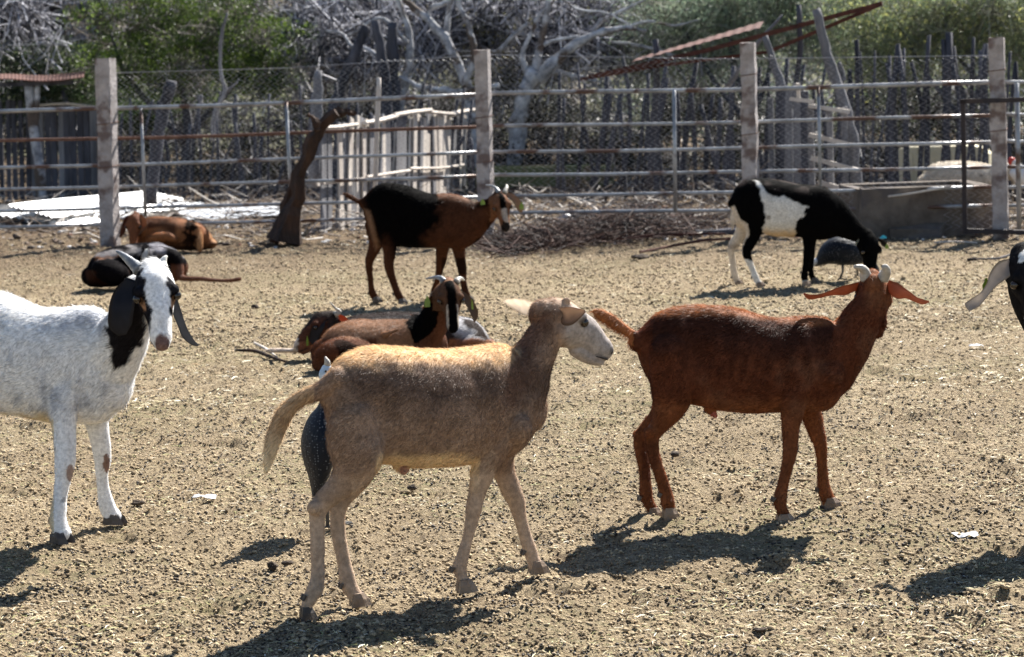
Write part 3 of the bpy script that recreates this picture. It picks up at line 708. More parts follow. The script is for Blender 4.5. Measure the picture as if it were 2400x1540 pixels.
# ================================================================== the white goat on the left
F3 = Fr(0, 480, 1.638)
FH = Fr(240, 600, 5.132)
def white_goat():
    A = Animal(F3, -6, .005)
    d0 = (gd(F3, 258, 1436) + gd(F3, 450, 1358)) / 2 + .03
    D = lambda x: d0 + (x - 340) * -.00012 - .0
    A.torso([(-600, 480, 640, D(-600) + .12, .04), (-540, 440, 780, D(-540) + .1, .09), (-440, 418, 850, D(-440) + .08, .11), (-300, 408, 900, D(-300) + .05, .13), (-150, 404, 910, D(-150) + .03, .14), (0, 415, 905, D(0) + .02, .14), (80, 446, 915, D(80), .137),
             (160, 472, 932, D(160), .128), (240, 478, 945, D(240), .118), (320, 470, 950, D(320), .110), (390, 475, 950, D(390), .10), (440, 510, 940, D(440) - .01, .088), (475, 600, 905, D(475) - .02, .06)])
    A.tube([(330, 700, D(330), 215, .085), (410, 680, D(410) - .02, 178, .078), (470, 640, D(470) - .05, 132, .070), (520, 560, D(520) - .08, 100, .060), (560, 470, D(560) - .11, 85, .052), (590, 400, D(590) - .12, 75, .05)])
    A.leg([(265, 700, 100), (262, 820, 82), (262, 900, 60), (265, 980, 50), (268, 1060, 48), (266, 1120, 46), (258, 1180, 37), (246, 1250, 34), (238, 1310, 38), (238, 1345, 40), (248, 1380, 42), (255, 1405, 46)], D(265) - .05, (258, 1432), wmax=.044, hs=1.35, hyaw=-40)
    A.leg([(360, 780, 85), (385, 900, 58), (402, 970, 46), (414, 1040, 42), (420, 1100, 40), (418, 1150, 32), (424, 1220, 31), (436, 1275, 36), (450, 1310, 36), (468, 1335, 38)], D(385) + .06, (470, 1356), wmax=.042, hs=1.25, hyaw=-25)
    for o, yo in ((-480, -.08), (-430, .08)):
        A.leg([(o + 20, 650, 130), (o + 30, 800, 110), (o, 920, 62), (o - 40, 1000, 45), (o - 45, 1080, 38), (o - 40, 1200, 34), (o - 35, 1300, 36), (o - 25, 1350, 34), (o - 10, 1375, 38)], D(-450) + .1 + yo, (o - 10, 1400 - yo * 300), hs=1.2)
    A.tube([(-600, 500, D(-600) + .12, 26, .02), (-650, 440, D(-600) + .12, 26, .018), (-680, 380, D(-600) + .12, 18, .012)])
    hd = D(600) - .20
    T_ = A.head_(*F3.inv(*FH.D(745, 490)), hd, -74, -50, 3, 1.10, roman=.008, wide=1.06, eye_s=1.0)
    W_ = lambda x, y, dd=0: FH.W(x, y, hd + dd)
    # ears: left one (picture) broad against the neck, right one hanging out
    A.ear([W_(455, 500, .03), W_(400, 650, .02), W_(345, 800, .0), W_(320, 950, -.01), W_(310, 1090, -.01), W_(340, 1220, 0)], [.014, .032, .037, .037, .034, .012], (1, .15, 0), cup=.18, cols=(.014, .016, .022), inner=(.03, .03, .04))
    A.ear([W_(980, 560, .04), W_(1020, 760, .03), W_(1065, 920, .03), W_(1120, 1080, .03), W_(1180, 1210, .03), W_(1260, 1310, .03), W_(1318, 1350, .03)], [.010, .015, .019, .017, .019, .012, .004], (.85, -.6, .1), cup=.45, cols=(.05, .055, .07), inner=(.13, .14, .17))
    A.horn([W_(560, 380, .02), W_(470, 300, .03), W_(370, 215, .04), W_(300, 165, .05), W_(258, 143, .06)], .0215, M_HORN_GREY, .002)
    A.horn([W_(850, 360, .02), W_(855, 290, .03), W_(880, 235, .035), W_(908, 205, .04)], .0185, mat('white_horn', (.66, .64, .60), (.78, .76, .70), scale=20, rough=.4, bump=.2), .004)
    def paint(V, x, y, w, s):
        n = len(V); c = np.tile(np.array([.88, .87, .86]), (n, 1)); wb = w * 30
        u, v = FH.inv(*proj(V))
        sp_ = vnoise(V * np.array([1, 1, .22]), .016, 14) * .45 + vnoise(V * np.array([.8, 1, .5]), .035, 16) * .3 + fbm(V, .14, 15, 2) * .7
        c = blend(c, (.30, .325, .39), sstep(.0, .62, sp_) * (x < 480) * (y > 440) * (y < 900) * .62)
        c = blend(c, (.20, .19, .19), sstep(.66, .8, vnoise(V, .026, 19)) * (y > 900) * .55)
        c = blend(c, (.28, .15, .09), ((x - 288) ** 2 / 14 ** 2 + (y - 1150) ** 2 / 32 ** 2 < 1.3) * .8)
        c = blend(c, (.20, .09, .05), ((x - 436) ** 2 / 12 ** 2 + (y - 1110) ** 2 / 34 ** 2 < 1.3) * .9)
        c = blend(c, (.72, .60, .42), sstep(890, 930, y + wb) * (x < 220))
        neck = in_poly(x + wb * .7, y + wb, [(430, 560), (450, 600), (455, 690), (485, 745), (520, 690), (545, 640), (592, 630), (600, 560), (600, 400), (500, 380)])
        hm = A.parts and True
        local = (V - A.hO) @ A.R / A.hs
        onhead = (local[:, 0] > -.03) & (np.abs(local[:, 1]) < .075) & (local[:, 2] > -.10) & (local[:, 2] < .08)
        c = blend(c, (.016, .014, .016), sstep(8, -4, neck) * (~onhead))
        lx, ly, lz = local.T; wy = w * .02
        right = sstep(.023, .029, -ly + wy + .06 * np.clip(.03 - lx, -.02, .05) * -1) * sstep(.165, .15, lx + wy)
        left = sstep(.033, .039, ly + wy) * sstep(.02, .035, lx + wy) * sstep(.15, .13, lx + wy) * sstep(-.055, -.045, lz)
        c = blend(c, (.014, .013, .016), np.maximum(right, left) * onhead)
        for sg in (-1, 1):
            e = ((lx - .080) / .030) ** 2 + ((lz - .008) / .011) ** 2 + ((ly - sg * .045) / .022) ** 2
            c = blend(c, (.36, .19, .10), sstep(1.5, .8, e) * onhead)
        c = blend(c, (.20, .13, .12), sstep(.183, .190, lx + wy * .4 + .3 * np.clip(.012 - np.abs(ly), -.02, .01)) * (np.abs(ly) < .018) * (lz > -.056) * onhead)
        return c * (1 + .06 * w)[:, None]
    A.hO = FH.W(745, 490, hd)
    def lenf(V, x, y):
        L = np.ones(len(V)); L[(y < 520) & (x < 440)] = 1.3; L[y > 930] = .45
        lc = (V - A.hO) @ A.R / A.hs; L[(lc[:, 0] > -.02) & (np.abs(lc[:, 1]) < .08) & (lc[:, 2] > -.1) & (lc[:, 2] < .08)] = .38; return L
    A.build('goat', 'white goat with black ears and grey flecks standing at the left edge', 'goat', paint, 170000, .020, .0012, lenf, lift=.2, it=4)
white_goat()
# ================================================================== animals further back
F4 = Fr(700, 420, 2.8515)
BLACK = (.003, .0025, .0025)
def centre_goat():
    A = Animal(F4, 5, .0085)
    d0 = (gd(F4, 690, 960) + gd(F4, 880, 972)) / 2 - .05
    D = lambda x: d0 + (x - 780) * .0000
    A.torso([(592, 215, 290, d0, .03), (620, 188, 400, d0, .07), (660, 148, 520, d0, .105), (740, 108, 545, d0, .12), (830, 112, 560, d0, .135), (920, 136, 568, d0, .145), (1010, 165, 572, d0, .14), (1100, 187, 570, d0, .125),
             (1180, 183, 568, d0, .11), (1260, 190, 575, d0, .10), (1330, 212, 572, d0, .09), (1390, 245, 530, d0, .075)])
    A.tube([(1240, 400, d0, 175, .08), (1330, 385, d0, 150, .075), (1410, 350, d0, 118, .065), (1470, 310, d0 - .01, 90, .055), (1520, 275, d0 - .03, 75, .05), (1545, 240, d0 - .04, 66, .048)])
    A.tube([(630, 240, d0, 25, .025), (590, 245, d0, 19, .018), (540, 228, d0, 17, .015), (490, 200, d0, 17, .013), (455, 182, d0, 9, .008)])
    A.leg([(680, 400, 75), (690, 500, 62), (675, 570, 46), (648, 630, 38), (635, 680, 33), (642, 760, 27), (652, 850, 26), (660, 890, 31), (675, 920, 28), (688, 938, 27)], d0 + .07, (695, 957), hs=1.15)
    A.leg([(760, 380, 95), (770, 480, 75), (780, 570, 52), (778, 640, 42), (775, 690, 37), (795, 770, 30), (822, 850, 28), (842, 900, 32), (862, 935, 28), (872, 950, 27)], d0 - .07, (885, 970), hs=1.15)
    A.leg([(1180, 400, 100), (1165, 510, 66), (1155, 590, 46), (1148, 660, 42), (1138, 720, 34), (1122, 800, 28), (1105, 860, 30), (1095, 895, 28)], d0 - .06, (1092, 925), hs=1.1)
    A.leg([(1270, 450, 85), (1272, 560, 50), (1285, 650, 40), (1298, 720, 36), (1305, 800, 26), (1318, 870, 27), (1330, 905, 30), (1345, 930, 27)], d0 + .05, (1362, 950), hs=1.1)
    hd = d0 - .05
    T_ = A.head_(1568, 222, hd, -72, -52, 6, 1.02, roman=.010)
    W_ = lambda x, y, q=0: F4.W(x, y, hd + q)
    A.horn([W_(1560, 178, 0), W_(1545, 150, .02), (W_(1515, 130, .04)), W_(1468, 122, .06)], .017, M_HORN_GREY, .004)
    A.horn([W_(1598, 180, 0), W_(1612, 150, .02), W_(1618, 135, .04), W_(1614, 122, .06)], .016, M_HORN, .006)
    A.ear([W_(1530, 205, .02), W_(1508, 250, .01), W_(1505, 310, 0), W_(1520, 345, 0)], [.014, .032, .034, .012], (1, .2, 0), cols=(.12, .055, .03))
    A.ear([W_(1615, 190, .0), W_(1655, 205, -.01), W_(1690, 245, -.02), W_(1710, 290, -.02), W_(1722, 318, -.02)], [.012, .018, .021, .019, .007], (1, .3, .6), cols=(.16, .08, .045), inner=(.30, .20, .13))
    A.tag(W_(1722, 272, -.055), .032, .05, (.2, -1, .1)); A.tag(W_(1445, 244, -.08), .034, .04, (0, -1, .2))
    A.tube([(1590, 372, hd - .12, 12, .012), (1592, 392, hd - .12, 7, .008)])
    def paint(V, x, y, w, s):
        c = np.tile(np.array([.068, .026, .013]), (len(V), 1)); wb = w * 60
        bl = in_poly(x + wb * .5, y + wb * .5, [(600, 225), (680, 90), (850, 60), (1230, 180), (1180, 215), (1110, 250), (1130, 360), (1060, 440), (1000, 490), (1010, 530), (1080, 600), (820, 620), (800, 540), (770, 470), (735, 470), (725, 520), (690, 480), (660, 360), (625, 300)])
        c = blend(c, BLACK, sstep(62, -30, bl + wb * .4))
        c = blend(c, (.17, .075, .038), sstep(240, 200, y + wb * .3 - (x - 1150) * .15) * (x > 1130) * (x < 1460))
        c = blend(c, (.30, .17, .10), sstep(8, -20, in_poly(x, y, [(590, 280), (650, 300), (700, 500), (720, 560), (680, 600), (640, 450)])) * .7)
        c = blend(c, BLACK, sstep(.3, .6, vnoise(V, .09, 61)) * (x > 1230) * (y > 200) * (x < 1500) * .7)
        c = blend(c, BLACK, ((y > 640) & (y < 760) & (x > 1150)) * sstep(1150, 1165, x - (y - 640) * -.2) * .7)
        lc = (V - s.hO) @ s.R / s.hs; lx, ly, lz = lc.T; on = (lx > -.02) & (np.abs(ly) < .07) & (lz > -.1) & (lz < .08) & (x > 1480)
        c = blend(c, (.20, .09, .045), on * .8); c = blend(c, BLACK, sstep(.020, .014, np.abs(ly) + w * .01) * on * (lx < .13))
        c = blend(c, (.40, .33, .27), on * sstep(.02, .014, np.abs(ly)) * (lx > .09) * (lx < .17)); c = blend(c, (.02, .016, .015), on * (lx > .172))
        return c * (1 + .2 * w)[:, None]
    A.hO = F4.W(1568, 222, hd)
    A.build('goat', 'black and brown horned goat with yellow ear tags standing before the pale slats', 'goat', paint, 70000, .016, .0015, lambda V, x, y: np.where(y > 560, .5, np.where(x > 1480, .5, 1.)))
centre_goat()

def resting_goat():
    """lying, head up towards the camera"""
    A = Animal(F4, 14, .007)
    d0 = gd(F4, 640, 1440)
    A.torso([(300, 1215, 1420, d0 + .02, .06), (360, 1150, 1450, d0 + .04, .11), (460, 1100, 1460, d0 + .07, .15), (580, 1078, 1460, d0 + .10, .165), (700, 1068, 1460, d0 + .13, .165), (820, 1062, 1455, d0 + .15, .155), (930, 1048, 1450, d0 + .17, .14), (1020, 1060, 1440, d0 + .19, .115), (1090, 1120, 1420, d0 + .2, .08)])
    A.tube([(950, 1270, d0 + .15, 165, .10), (1020, 1200, d0 + .14, 140, .09), (1080, 1120, d0 + .11, 118, .075), (1120, 1020, d0 + .08, 96, .062), (1150, 940, d0 + .04, 82, .054), (1180, 880, d0, 74, .05)])
    # near haunch folded on the ground
    A.tube([(560, 1290, d0 - .02, 85, .10), (450, 1300, d0 - .08, 100, .09), (360, 1320, d0 - .13, 90, .075), (300, 1360, d0 - .16, 70, .055), (275, 1400, d0 - .17, 48, .04)])
    A.tube([(275, 1400, d0 - .17, 45, .035), (330, 1440, d0 - .22, 26, .022), (430, 1455, d0 - .24, 22, .018), (540, 1460, d0 - .25, 22, .018), (610, 1468, d0 - .25, 18, .016)])
    A.tube([(1000, 1380, d0 + .05, 45, .045), (1090, 1400, d0 - .0, 36, .03), (1130, 1420, d0 - .02, 28, .025), (1060, 1445, d0 - .05, 20, .018), (990, 1450, d0 - .06, 20, .016)])
    A.tube([(740, 1190, d0 - .02, 20, .015), (845, 1150, d0 - .02, 9, .006)])
    hd = d0 - .03
    T_ = A.head_(1205, 862, hd, -80, -52, 0, 1.06, roman=.010)
    W_ = lambda x, y, q=0: F4.W(x, y, hd + q)
    A.horn([W_(1170, 812), W_(1145, 785, .02), W_(1100, 780, .05), W_(1038, 790, .07)], .018, M_HORN_GREY, .003)
    A.horn([W_(1255, 815), W_(1275, 792, .02), W_(1295, 790, .04), W_(1310, 800, .06)], .018, M_HORN, .005)
    A.ear([W_(1140, 870, .03), W_(1100, 905, .05), W_(1060, 950, .06), W_(1030, 990, .06)], [.012, .026, .026, .008], (1, .3, .5), cols=(.16, .09, .05))
    A.ear([W_(1290, 890, .0), W_(1325, 930, .0), W_(1360, 985, .01), W_(1385, 1050, .01), W_(1385, 1098, .01)], [.012, .022, .024, .020, .005], (.8, .6, .3), cols=(.10, .07, .05), inner=(.14, .09, .06))
    A.tag(W_(1050, 955, .02), .034, .06, (-.1, -1, .2)); A.tag(W_(1370, 975, -.04), .012, .055, (.6, -1, .1))
    def paint(V, x, y, w, s):
        c = np.tile(np.array([.235, .12, .065]), (len(V), 1)); wb = w * 60
        c = blend(c, (.10, .035, .016), sstep(720, 690, x + wb) * sstep(1190, 1230, y + wb * .4))
        c = blend(c, (.035, .03, .03), sstep(1086, 1070, y + wb * .2) * (x < 1100))
        c = blend(c, (.10, .04, .022), (x > 940) * sstep(930, 960, x + wb + (1270 - y) * .05) * (y > 900))
        c = blend(c, BLACK, in_poly(x + wb * .4, y + wb * .4, [(900, 1100), (1060, 950), (1130, 980), (1110, 1120), (1010, 1240), (950, 1250)]) < 0)
        c = blend(c, BLACK, sstep(.25, .5, vnoise(V, .1, 91)) * (x < 700) * (y > 1200) * .8)
        lc = (V - s.hO) @ s.R / s.hs; lx, ly, lz = lc.T; on = (lx > -.02) & (np.abs(ly) < .07) & (lz > -.1) & (lz < .08)
        c = blend(c, (.10, .05, .028), on * 1.0); c = blend(c, BLACK, sstep(.026, .018, np.abs(ly) + w * .01) * on * (lx < .15))
        c = blend(c, BLACK, on * (lx > .15)); c = blend(c, (.42, .36, .30), on * (lx > .10) * (lx < .19) * (np.abs(np.abs(ly) - .024) < .004) )
        return c * (1 + .2 * w)[:, None]
    A.hO = F4.W(1205, 862, hd)
    A.build('goat', 'brown goat lying down with its dark striped face turned to the camera', 'goat', paint, 60000, .014, .0013, lambda V, x, y: np.where(x > 1100, .5, 1.))
resting_goat()

def behind_goat():
    """lying behind it, head low at the left"""
    A = Animal(F4, 0, .008)
    d0 = gd(F4, 640, 1330) + .12
    A.torso([(360, 1150, 1300, d0, .06), (430, 1090, 1330, d0, .11), (540, 1050, 1340, d0, .14), (700, 1035, 1340, d0, .16), (850, 1030, 1340, d0, .17), (1000, 1035, 1340, d0, .17), (1150, 1050, 1340, d0, .17), (1280, 1062, 1340, d0, .16), (1380, 1085, 1335, d0, .14), (1450, 1140, 1330, d0, .10), (1490, 1210, 1320, d0, .05)])
    A.tube([(500, 1170, d0, 90, .075), (420, 1150, d0 - .04, 80, .065), (360, 1120, d0 - .08, 70, .056), (320, 1100, d0 - .1, 66, .05)])
    A.tube([(1300, 1250, d0 - .1, 55, .08), (1400, 1235, d0 - .14, 48, .07), (1460, 1240, d0 - .15, 34, .05)])
    A.tube([(420, 1270, d0 - .12, 34, .03), (330, 1290, d0 - .14, 30, .025), (235, 1288, d0 - .16, 26, .022), (150, 1295, d0 - .17, 18, .016), (60, 1300, d0 - .18, 15, .014), (-20, 1300, d0 - .18, 16, .014), (-90, 1302, d0 - .18, 14, .012)])
    hd = d0 - .15
    T_ = A.head_(325, 1085, hd, 200, -30, 0, 1.02, roman=.008)
    W_ = lambda x, y, q=0: F4.W(x, y, hd + q)
    A.horn([W_(390, 1045, -.02), W_(425, 1022, -.02), W_(395, 1000, -.03), W_(352, 952, -.04)], .017, M_HORN, .002)
    A.ear([W_(350, 1080, -.04), W_(300, 1110, -.06), W_(260, 1160, -.07), W_(240, 1220, -.07), W_(250, 1265, -.07)], [.012, .026, .028, .024, .006], (1, .2, .5), cols=(.03, .028, .035))
    A.ear([W_(370, 1065, .05), W_(420, 1065, .06), W_(460, 1080, .06), W_(490, 1090, .06)], [.012, .024, .022, .004], (.2, -.5, .9), cols=(.30, .10, .05), inner=(.45, .14, .08))
    A.tag(W_(195, 1235, -.09), .014, .055, (.5, -1, 0))
    def paint(V, x, y, w, s):
        c = np.tile(np.array([.03, .022, .02]), (len(V), 1)); wb = w * 60
        c = blend(c, (.12, .045, .025), sstep(.1, .5, vnoise(V, .07, 22)) * (x < 430) * .8)
        c = blend(c, (.34, .33, .34), sstep(-.1, .35, fbm(V, .07, 25)) * (x > 1000))
        c = blend(c, (.26, .11, .055), sstep(1210, 1230, y + wb * .3) * (x > 1200))
        c = blend(c, (.60, .50, .42), (x < 130) * 1.0); c = blend(c, (.22, .09, .05), (x >= 130) * (x < 260) * (y > 1240))
        return c * (1 + .2 * w)[:, None]
    A.build('goat', 'dark goat lying head low at left, one pale foreleg stretched out', 'goat', paint, 26000, .014, .0016)
behind_goat()

F5 = Fr(180, 520, 5.4545)
def post_goat():
    """brown goat lying by the first concrete post"""
    A = Animal(F5, 4, .010)
    d0 = gd(F5, 1300, 610)
    A.torso([(930, 200, 480, d0, .07), (1010, 140, 520, d0 + .02, .13), (1120, 122, 550, d0 + .03, .16), (1250, 124, 560, d0 + .03, .17), (1400, 130, 570, d0 + .03, .17), (1530, 150, 575, d0 + .03, .16), (1650, 175, 580, d0 + .03, .15), (1770, 215, 570, d0 + .02, .12), (1860, 310, 560, d0 + .02, .09), (1920, 420, 550, d0 + .02, .05)])
    A.tube([(1000, 350, d0 - .02, 190, .09), (960, 320, d0 - .06, 130, .075), (920, 250, d0 - .1, 100, .06), (880, 190, d0 - .12, 85, .055)])
    A.tube([(1060, 430, d0 - .13, 60, .05), (1180, 400, d0 - .15, 75, .06), (1320, 400, d0 - .16, 70, .05), (1400, 430, d0 - .16, 40, .03)])
    A.tube([(1690, 300, d0 - .12, 90, .08), (1720, 420, d0 - .16, 70, .06), (1740, 520, d0 - .18, 45, .04), (1745, 575, d0 - .18, 35, .03)])
    A.tube([(1830, 480, d0 - .02, 50, .05), (1910, 480, d0 - .02, 30, .03), (1975, 490, d0 - .02, 18, .02)])
    hd = d0 - .17
    T_ = A.head_(850, 150, hd, -95, -58, 0, 1.12, roman=.012)
    W_ = lambda x, y, q=0: F5.W(x, y, hd + q)
    A.ear([W_(780, 120, .0), W_(745, 150, 0), W_(715, 240, 0), W_(685, 330, 0), W_(650, 400, 0)], [.012, .022, .022, .020, .008], (1, .2, .3), cols=(.10, .035, .018))
    A.ear([W_(920, 100, .0), W_(960, 150, -.01), W_(975, 250, -.01), W_(920, 340, -.03), W_(870, 400, -.05)], [.012, .026, .034, .026, .006], (1, -.2, .3), cols=(.20, .08, .04), inner=(.32, .18, .10))
    A.horn([W_(740, 60), W_(735, 20, .02), W_(735, -15, .03)], .013, M_HORN_GREY, .004)
    def paint(V, x, y, w, s):
        c = np.tile(np.array([.26, .105, .042]), (len(V), 1)); wb = w * 110
        c = blend(c, (.05, .02, .012), sstep(.0, .4, vnoise(V, .12, 3)) * .8)
        c = blend(c, BLACK, sstep(1540, 1560, x + wb) * sstep(1680, 1660, x + wb) * .95)
        c = blend(c, (.05, .022, .013), sstep(440, 500, y + wb) * (x > 1000) * .8)
        c = blend(c, (.42, .22, .10), sstep(1680, 1700, x + wb) * sstep(.1, .4, vnoise(V, .1, 8) + .3) * .8)
        c = blend(c, (.16, .06, .03), (x < 960) * .8)
        c = blend(c, (.85, .80, .68), (np.hypot(x - 790, y - 35) < 55) * 1.0)
        return c * (1 + .2 * w)[:, None]
    A.build('goat', 'brown lop-eared goat lying beside the leftmost concrete post', 'goat', paint, 22000, .014, .0022)
post_goat()

def dark_goat():
    """black goat lying, seen over the white goat's horns"""
    A = Animal(F5, 0, .009)
    d0 = gd(F5, 420, 1110)
    A.torso([(215, 800, 1060, d0 + .1, .05), (260, 700, 1080, d0 + .13, .11), (360, 610, 1085, d0 + .16, .16), (500, 545, 1080, d0 + .2, .18), (650, 510, 1070, d0 + .23, .18), (800, 490, 1060, d0 + .26, .18), (950, 480, 1050, d0 + .28, .17), (1080, 470, 1040, d0 + .28, .16), (1200, 480, 1020, d0 + .28, .15), (1320, 540, 1010, d0 + .26, .13), (1420, 620, 1000, d0 + .24, .09)])
    A.tube([(420, 820, d0, 150, .12), (560, 880, d0 - .02, 170, .12), (680, 930, d0, 130, .10), (760, 980, d0, 70, .06)])
    A.tube([(1300, 640, d0 + .12, 110, .08), (1420, 680, d0 + .08, 80, .06), (1470, 780, d0 + .05, 62, .045), (1470, 880, d0 + .02, 60, .04), (1480, 950, d0, 48, .035), (1600, 965, d0 - .02, 40, .028), (1750, 965, d0 - .03, 32, .024), (1900, 980, d0 - .03, 26, .02), (2050, 990, d0 - .03, 24, .018), (2180, 985, d0 - .03, 26, .02), (2290, 965, d0 - .03, 30, .02)])
    # head tucked back over the flank
    T_ = A.head_(1060, 640, d0 + .05, 230, -25, 0, 1.0)
    A.tube([(1250, 640, d0 + .15, 110, .08), (1160, 620, d0 + .10, 90, .07), (1080, 630, d0 + .06, 75, .055)])
    A.ear([F5.W(1020, 560, d0), F5.W(1010, 620, d0 - .03), F5.W(980, 680, d0 - .04), F5.W(965, 710, d0 - .04)], [.010, .02, .02, .005], (1, 0, .2), cols=(.5, .5, .5))
    def paint(V, x, y, w, s):
        c = np.tile(np.array([.005, .004, .005]), (len(V), 1)); wb = w * 110
        c = blend(c, (.26, .235, .23), sstep(.0, .3, fbm(V, .1, 6) + .12) * sstep(690, 640, y + wb - (x - 600) * -.12) * (x < 950) * .9)
        c = blend(c, (.20, .09, .045), sstep(30, 0, np.abs(y - 680 + (x - 400) * .12 + wb * .4)) * (x < 760) * (x > 330))
        c = blend(c, (.24, .23, .26), sstep(0, .4, fbm(V, .12, 9) + .1) * (x > 1050) * (y < 680))
        c = blend(c, (.12, .05, .03), sstep(740, 800, y + wb * .3) * (x > 1350))
        c = blend(c, (.05, .02, .012), sstep(.2, .5, vnoise(V, .12, 44)) * (y > 850) * (x < 900) * .8)
        return c * (1 + .2 * w)[:, None]
    A.build('goat', 'black goat lying with one brown foreleg stretched along the ground', 'goat', paint, 24000, .014, .0018)
dark_goat()

F6 = Fr(1760, 400, 3.0)
def grazing_sheep():
    A = Animal(F6, 3, .008)
    d0 = (gd(F6, 430, 955) + gd(F6, 770, 948)) / 2
    A.torso([(212, 285, 370, d0, .03), (235, 222, 470, d0, .075), (275, 178, 505, d0, .105), (340, 146, 520, d0, .125), (430, 140, 545, d0, .14), (520, 146, 570, d0, .15), (620, 160, 574, d0, .15), (720, 177, 575, d0, .14), (800, 186, 590, d0, .125), (880, 200, 600, d0, .11), (950, 232, 590, d0, .09), (1010, 310, 570, d0, .07)])
    A.tube([(880, 400, d0, 190, .09), (960, 430, d0, 160, .08), (1040, 475, d0 - .01, 118, .07), (1110, 520, d0 - .03, 88, .058), (1175, 560, d0 - .05, 68, .05), (1215, 585, d0 - .06, 58, .046)])
    A.tube([(225, 330, d0, 22, .02), (212, 400, d0, 19, .014), (212, 460, d0, 16, .012), (216, 520, d0, 9, .008)])
    A.leg([(300, 420, 90), (300, 500, 62), (265, 570, 45), (222, 630, 36), (203, 675, 32), (212, 740, 26), (222, 820, 25), (235, 880, 30), (252, 910, 27), (262, 925, 26)], d0 + .07, (268, 942), pale=True, hs=1.1)
    A.leg([(370, 380, 110), (375, 490, 78), (365, 570, 55), (335, 640, 44), (318, 690, 40), (335, 750, 33), (362, 820, 27), (385, 880, 30), (405, 915, 28), (420, 935, 28)], d0 - .07, (432, 955), pale=True, hs=1.2)
    A.leg([(800, 400, 95), (785, 520, 62), (785, 620, 42), (783, 690, 38), (768, 760, 30), (755, 840, 27), (752, 880, 29), (765, 915, 26)], d0 - .055, (772, 948), pale=True, hs=1.1)
    A.leg([(830, 450, 85), (805, 560, 52), (798, 650, 38), (798, 720, 35), (798, 800, 28), (805, 860, 28), (820, 890, 28), (828, 905, 26)], d0 + .055, (835, 922), hs=1.1)
    hd = d0 - .08
    T_ = A.head_(1238, 600, hd, -75, -72, -6, 1.12, wide=1.05, roman=.006)
    W_ = lambda x, y, q=0: F6.W(x, y, hd + q)
    A.ear([W_(1195, 590, .02), W_(1170, 600, 0), W_(1150, 620, -.01), W_(1135, 640, -.01)], [.010, .018, .017, .004], (.4, -.3, .9), cols=(.30, .34, .32))
    A.ear([W_(1300, 590, .02), W_(1335, 610, 0), W_(1360, 635, 0), W_(1385, 655, 0)], [.010, .018, .017, .004], (-.4, -.3, .9), cols=(.02, .02, .02))
    A.tag(W_(1345, 578, .05), .05, .024, (0, -1, .3), M_TAG_BLUE); A.tag(W_(1372, 650, -.03), .030, .036, (.2, -1, .2))
    def paint(V, x, y, w, s):
        c = np.tile(np.array([.003, .0028, .003]), (len(V), 1)); wb = w * 26
        wp = in_poly(x + wb, y + wb, [(385, 150), (425, 170), (470, 245), (560, 278), (600, 265), (640, 300), (700, 320), (785, 350), (730, 430), (685, 460), (690, 545), (650, 600), (520, 620), (430, 530), (455, 470), (460, 400), (440, 300)])
        c = blend(c, (.66, .64, .60), sstep(3, -3, wp))
        c = blend(c, (.60, .46, .30), (wp < 0) * sstep(500, 560, y + wb))
        rump = in_poly(x + wb * .3, y + wb * .3, [(205, 345), (232, 345), (270, 440), (330, 480), (340, 560), (290, 640), (290, 1000), (150, 1000), (150, 640), (195, 560)])
        c = blend(c, (.62, .54, .45), sstep(3, -3, rump))
        c = blend(c, (.25, .2, .16), sstep(30, 10, np.abs(y - 650)) * (x < 290) * .6)
        c = blend(c, (.72, .70, .66), (y > 752 + (x - 340) * .3) * (x > 290) * (x < 500))
        c = blend(c, (.70, .68, .64), (y > 905) * (x > 700) * (x < 800)); c = blend(c, (.25, .22, .2), (np.hypot(x - 488, y - 432) < 16) * .8)
        c = blend(c, (.05, .035, .03), sstep(.1, .5, vnoise(V, .06, 13)) * sstep(240, 200, y - (x - 500) * .12) * (wp > 0) * (x < 1000) * .8)
        return c * (1 + .15 * w)[:, None]
    A.build('sheep', 'black sheep with a white side patch grazing head down near the far fence', 'sheep', paint, 60000, .012, .0015, lambda V, x, y: np.where(y > 600, .5, 1.))
grazing_sheep()

